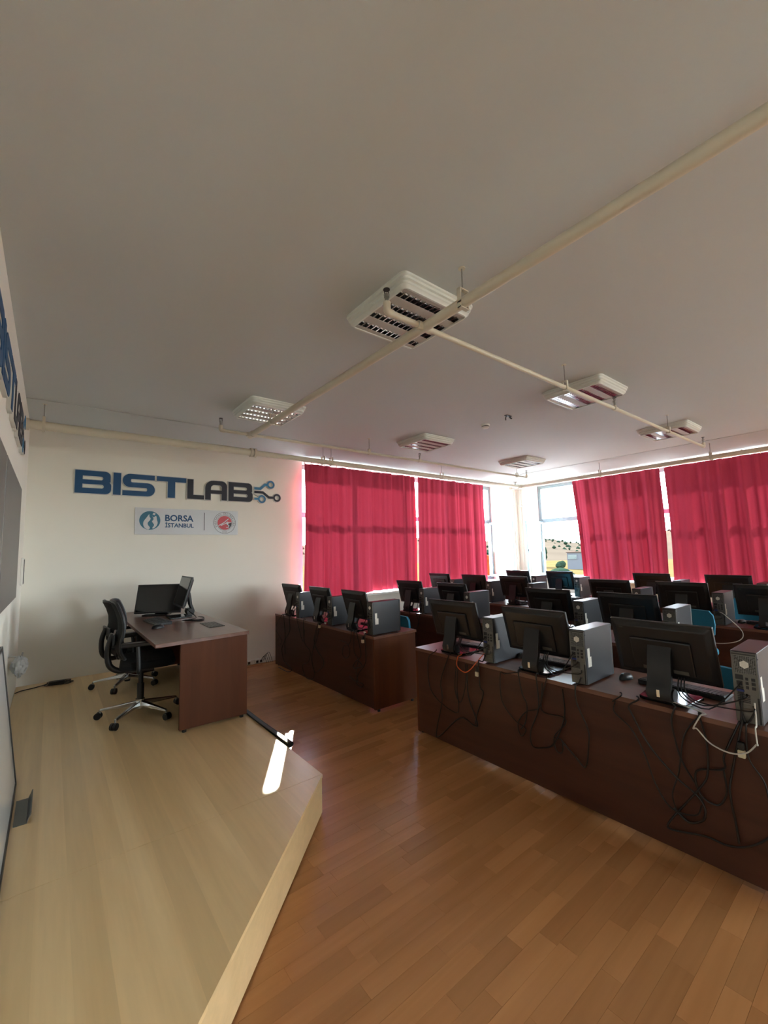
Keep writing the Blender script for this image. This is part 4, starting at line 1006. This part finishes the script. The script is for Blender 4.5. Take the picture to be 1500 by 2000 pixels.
# teaching desk set
TZ = PZ+.713
m1 = copy_tree(MON); place(m1, (1.00, 5.46, TZ-.03), R(-122), 'black flat monitor facing the aisle on the teaching desk'); m1.location.z = TZ
for ch in m1.children:                  # this one is pushed right down on its stand
    if ch.name.split('.')[0] in ('bezel', 'rear_shell', 'screen'): ch.location.z -= .095
m2 = copy_tree(MON); place(m2, (1.155, 5.04, TZ), R(178), 'second black monitor seen from the side on the teaching desk')
k = copy_tree(KEY); place(k, (.86, 4.80, TZ), R(185), 'black keyboard on the teaching desk')
m = copy_tree(MOU); place(m, (.80, 4.42, TZ), R(10), 'black mouse on the teaching desk')
w = thing('desk_cords', 'thin dark cords lying beside the monitors on the teaching desk', 'cords', (1.2, 4.8, TZ))
for q in range(4): MB().tube([(-.02*q, .1, .05+.02*q), (.03, .0, .008), (-.05-.03*q, -.08-.02*q, .005+.003*q), (.02, -.15-.03*q, .005), (.09, -.06, .005+.002*q), (.06, .04, .01)], .003, 6, 5).build('cord', M['cord'], w, smooth=True)

for proto in (MON, TOW, KEY, MOU):      # the patterns themselves are not part of the room
    for o in [c for ch in proto.children for c in ch.children]+list(proto.children)+[proto]: bpy.data.objects.remove(o)

# ------------------------------------------------------------------ chairs
def star_base(t, mt, r=.31, z=.07):
    hub = MB().cyl((0,0,.06),(0,0,.14),.035,n=16).build('hub', mt, t, smooth=True)
    for k in range(5):
        a = R(72*k+20); c, s = math.cos(a), math.sin(a)
        def P(d, w, zz): return (d*c-w*s, d*s+w*c, zz)
        MB().hexa([P(.02,-.022,.085),P(r,-.013,z-.005),P(r,.013,z-.005),P(.02,.022,.085),P(.02,-.018,.125),P(r,-.010,z+.012),P(r,.010,z+.012),P(.02,.018,.125)]).build('base_leg', mt, t, bevel=.004)
        ca = MB()
        for w in (-.014, .014): ca.cyl(P(r+.012, w-.009, .028), P(r+.012, w+.009, .028), .028, n=16)
        o = ca.build('caster', M['black'], t, smooth=True)
        MB().cyl(P(r, 0, .04), P(r, 0, z+.005), .008, n=8).build('caster_stem', M['steel'], o)
def make_office_chair(label, loc, rz, lift=0):
    t = thing('office_chair', label, 'office chair', loc, rz, 'black office chairs at the teaching desk')
    star_base(t, M['chrome'])
    MB().cyl((0,0,.13),(0,0,.27),.028,n=14).cyl((0,0,.27),(0,0,.41),.02,n=14).build('gas_column', M['black'], t, smooth=True)
    MB().box(-.12, .1, -.09, .09, .385, .43).build('mechanism', M['black'], t, bevel=.01)
    MB().prism([(-.16,-.22),(-.08,-.245),(.2,-.235),(.26,-.19),(.26,.19),(.2,.235),(-.08,.245),(-.16,.22)], .43, .50).build('seat', M['fabric'], t, bevel=.025, seg=3)
    # curved mesh back with a rigid frame
    prof = [(-.165,.53),(-.195,.60),(-.192,.68),(-.175,.76),(-.18,.84),(-.205,.92),(-.24,.99)]
    hw = [.19,.215,.225,.225,.22,.21,.17]; nu = 9
    def surf(dx, inset):
        vs = []
        for (x, z), w in zip(prof, hw):
            for i in range(nu): u = -1+2*i/(nu-1); vs.append((x+dx+.045*u*u, u*(w-inset), z))
        return vs
    n = len(prof); A, B = surf(0, .012), surf(-.01, .012); m = n*nu; fs = []
    for j in range(n-1):
        for i in range(nu-1):
            q = (j*nu+i, j*nu+i+1, (j+1)*nu+i+1, (j+1)*nu+i); fs += [q, tuple(m+k for k in reversed(q))]
    for i in range(nu-1): fs += [(i, m+i, m+i+1, i+1), ((n-1)*nu+i, (n-1)*nu+i+1, m+(n-1)*nu+i+1, m+(n-1)*nu+i)]
    for j in range(n-1): fs += [(j*nu, (j+1)*nu, m+(j+1)*nu, m+j*nu), (j*nu+nu-1, m+j*nu+nu-1, m+(j+1)*nu+nu-1, (j+1)*nu+nu-1)]
    bk = MB().add(A+B, fs).build('backrest', M['fabric'], t, smooth=True)
    loop = [(x+.043, -w, z) for (x, z), w in zip(prof, hw)]+[(prof[-1][0], 0, prof[-1][1]+.012)]+[(x+.043, w, z) for (x, z), w in reversed(list(zip(prof, hw)))]+[(prof[0][0], 0, prof[0][1]-.012)]+[(prof[0][0]+.043, -hw[0], prof[0][1])]
    MB().tube(loop, .013, 8, 3).build('back_frame', M['black'], bk, smooth=True)
    MB().tube([(-.1,0,.40),(-.17,0,.40),(-.24,0,.46),(-.25,0,.60),(-.215,0,.72)], .024, 10, 4).build('back_support', M['black'], t, smooth=True)
    MB().box(-.215, -.195, -.16, .16, .64, .73).build('lumbar_pad', M['black'], bk, bevel=.008)
    for s in (-1, 1):
        MB().tube([(-.02, s*.2, .42), (-.02, s*.29, .43), (-.02, s*.295, .52), (-.03, s*.29, .64)], .017, 8, 4).build('arm_post', M['black'], t, smooth=True)
        MB().box(-.15, .12, s*.29-.04, s*.29+.04, .64, .672).build('armrest', M['black'], t, bevel=.012, seg=3)
    if lift:
        for ch in t.children:
            if ch.name.split('.')[0] not in ('hub', 'base_leg', 'caster'): ch.location.z += lift
    return t
make_office_chair('black mesh office chair with chrome star base by the teaching desk', (.66, 4.34, PZ), R(-8))
make_office_chair('black mesh office chair tucked behind the nearer chair by the teaching desk', (.70, 5.45, PZ), R(6), -.09)
def make_task_chair(label, loc, rz, lift=0):
    t = thing('task_chair', label, 'chair', loc, rz, 'teal chairs at the computer desks')
    star_base(t, M['black'], .28)
    MB().cyl((0,0,.13),(0,0,.42+lift),.024,n=12).build('gas_column', M['black'], t, smooth=True)
    MB().prism([(-.2,-.2),(-.1,-.225),(.17,-.225),(.22,-.17),(.22,.17),(.17,.225),(-.1,.225),(-.2,.2)], .42+lift, .49+lift).build('seat', M['teal'], t, bevel=.022, seg=3)
    vs, fs = [], []; nu = 9
    rows = [(.56,.17),(.6,.2),(.7,.21),(.78,.2),(.82,.17)]
    for dx in (0, -.035):
        for z, w in rows:
            for i in range(nu): u = -1+2*i/(nu-1); vs.append((.225+(.04-.0)*0-.05*u*u-dx*1.0+.02*(z-.6), u*w, z+lift))
    n = len(rows); m = n*nu
    for j in range(n-1):
        for i in range(nu-1):
            q = (j*nu+i, j*nu+i+1, (j+1)*nu+i+1, (j+1)*nu+i); fs += [q, tuple(m+k for k in reversed(q))]
    for i in range(nu-1): fs += [(i, m+i, m+i+1, i+1), ((n-1)*nu+i, (n-1)*nu+i+1, m+(n-1)*nu+i+1, m+(n-1)*nu+i)]
    for j in range(n-1): fs += [(j*nu, (j+1)*nu, m+(j+1)*nu, m+j*nu), (j*nu+nu-1, m+j*nu+nu-1, m+(j+1)*nu+nu-1, (j+1)*nu+nu-1)]
    MB().add(vs, fs).build('backrest', M['teal'], t, smooth=True)
    MB().tube([(.1,0,.41+lift),(.25,0,.41+lift),(.285,0,.5+lift),(.28,0,.66+lift)], .016, 8, 4).build('back_support', M['black'], t, smooth=True)
# the chairs face their desks (towards -x)
for (x, y, rz, lift, lb) in ((3.20, 4.06, 12, -.02, 'teal chair behind the aisle-end tower of the far front desk'),
                             (3.22, .93, 0, -.02, 'teal chair behind the nearest monitor, at the picture edge'),
                             (3.24, 1.78, -6, -.05, 'teal chair behind the middle computer of the nearest desk'),
                             (4.72, 1.45, 4, .14, 'teal chair behind the short second-row desk, at its picture-edge end'),
                             (6.45, 1.30, 0, .1, 'teal chair behind the third-row desk near the picture edge'),
                             (6.45, 4.0, 0, .05, 'teal chair behind the third-row desk by the window corner')):
    make_task_chair(lb, (x, y, 0), R(rz), lift)
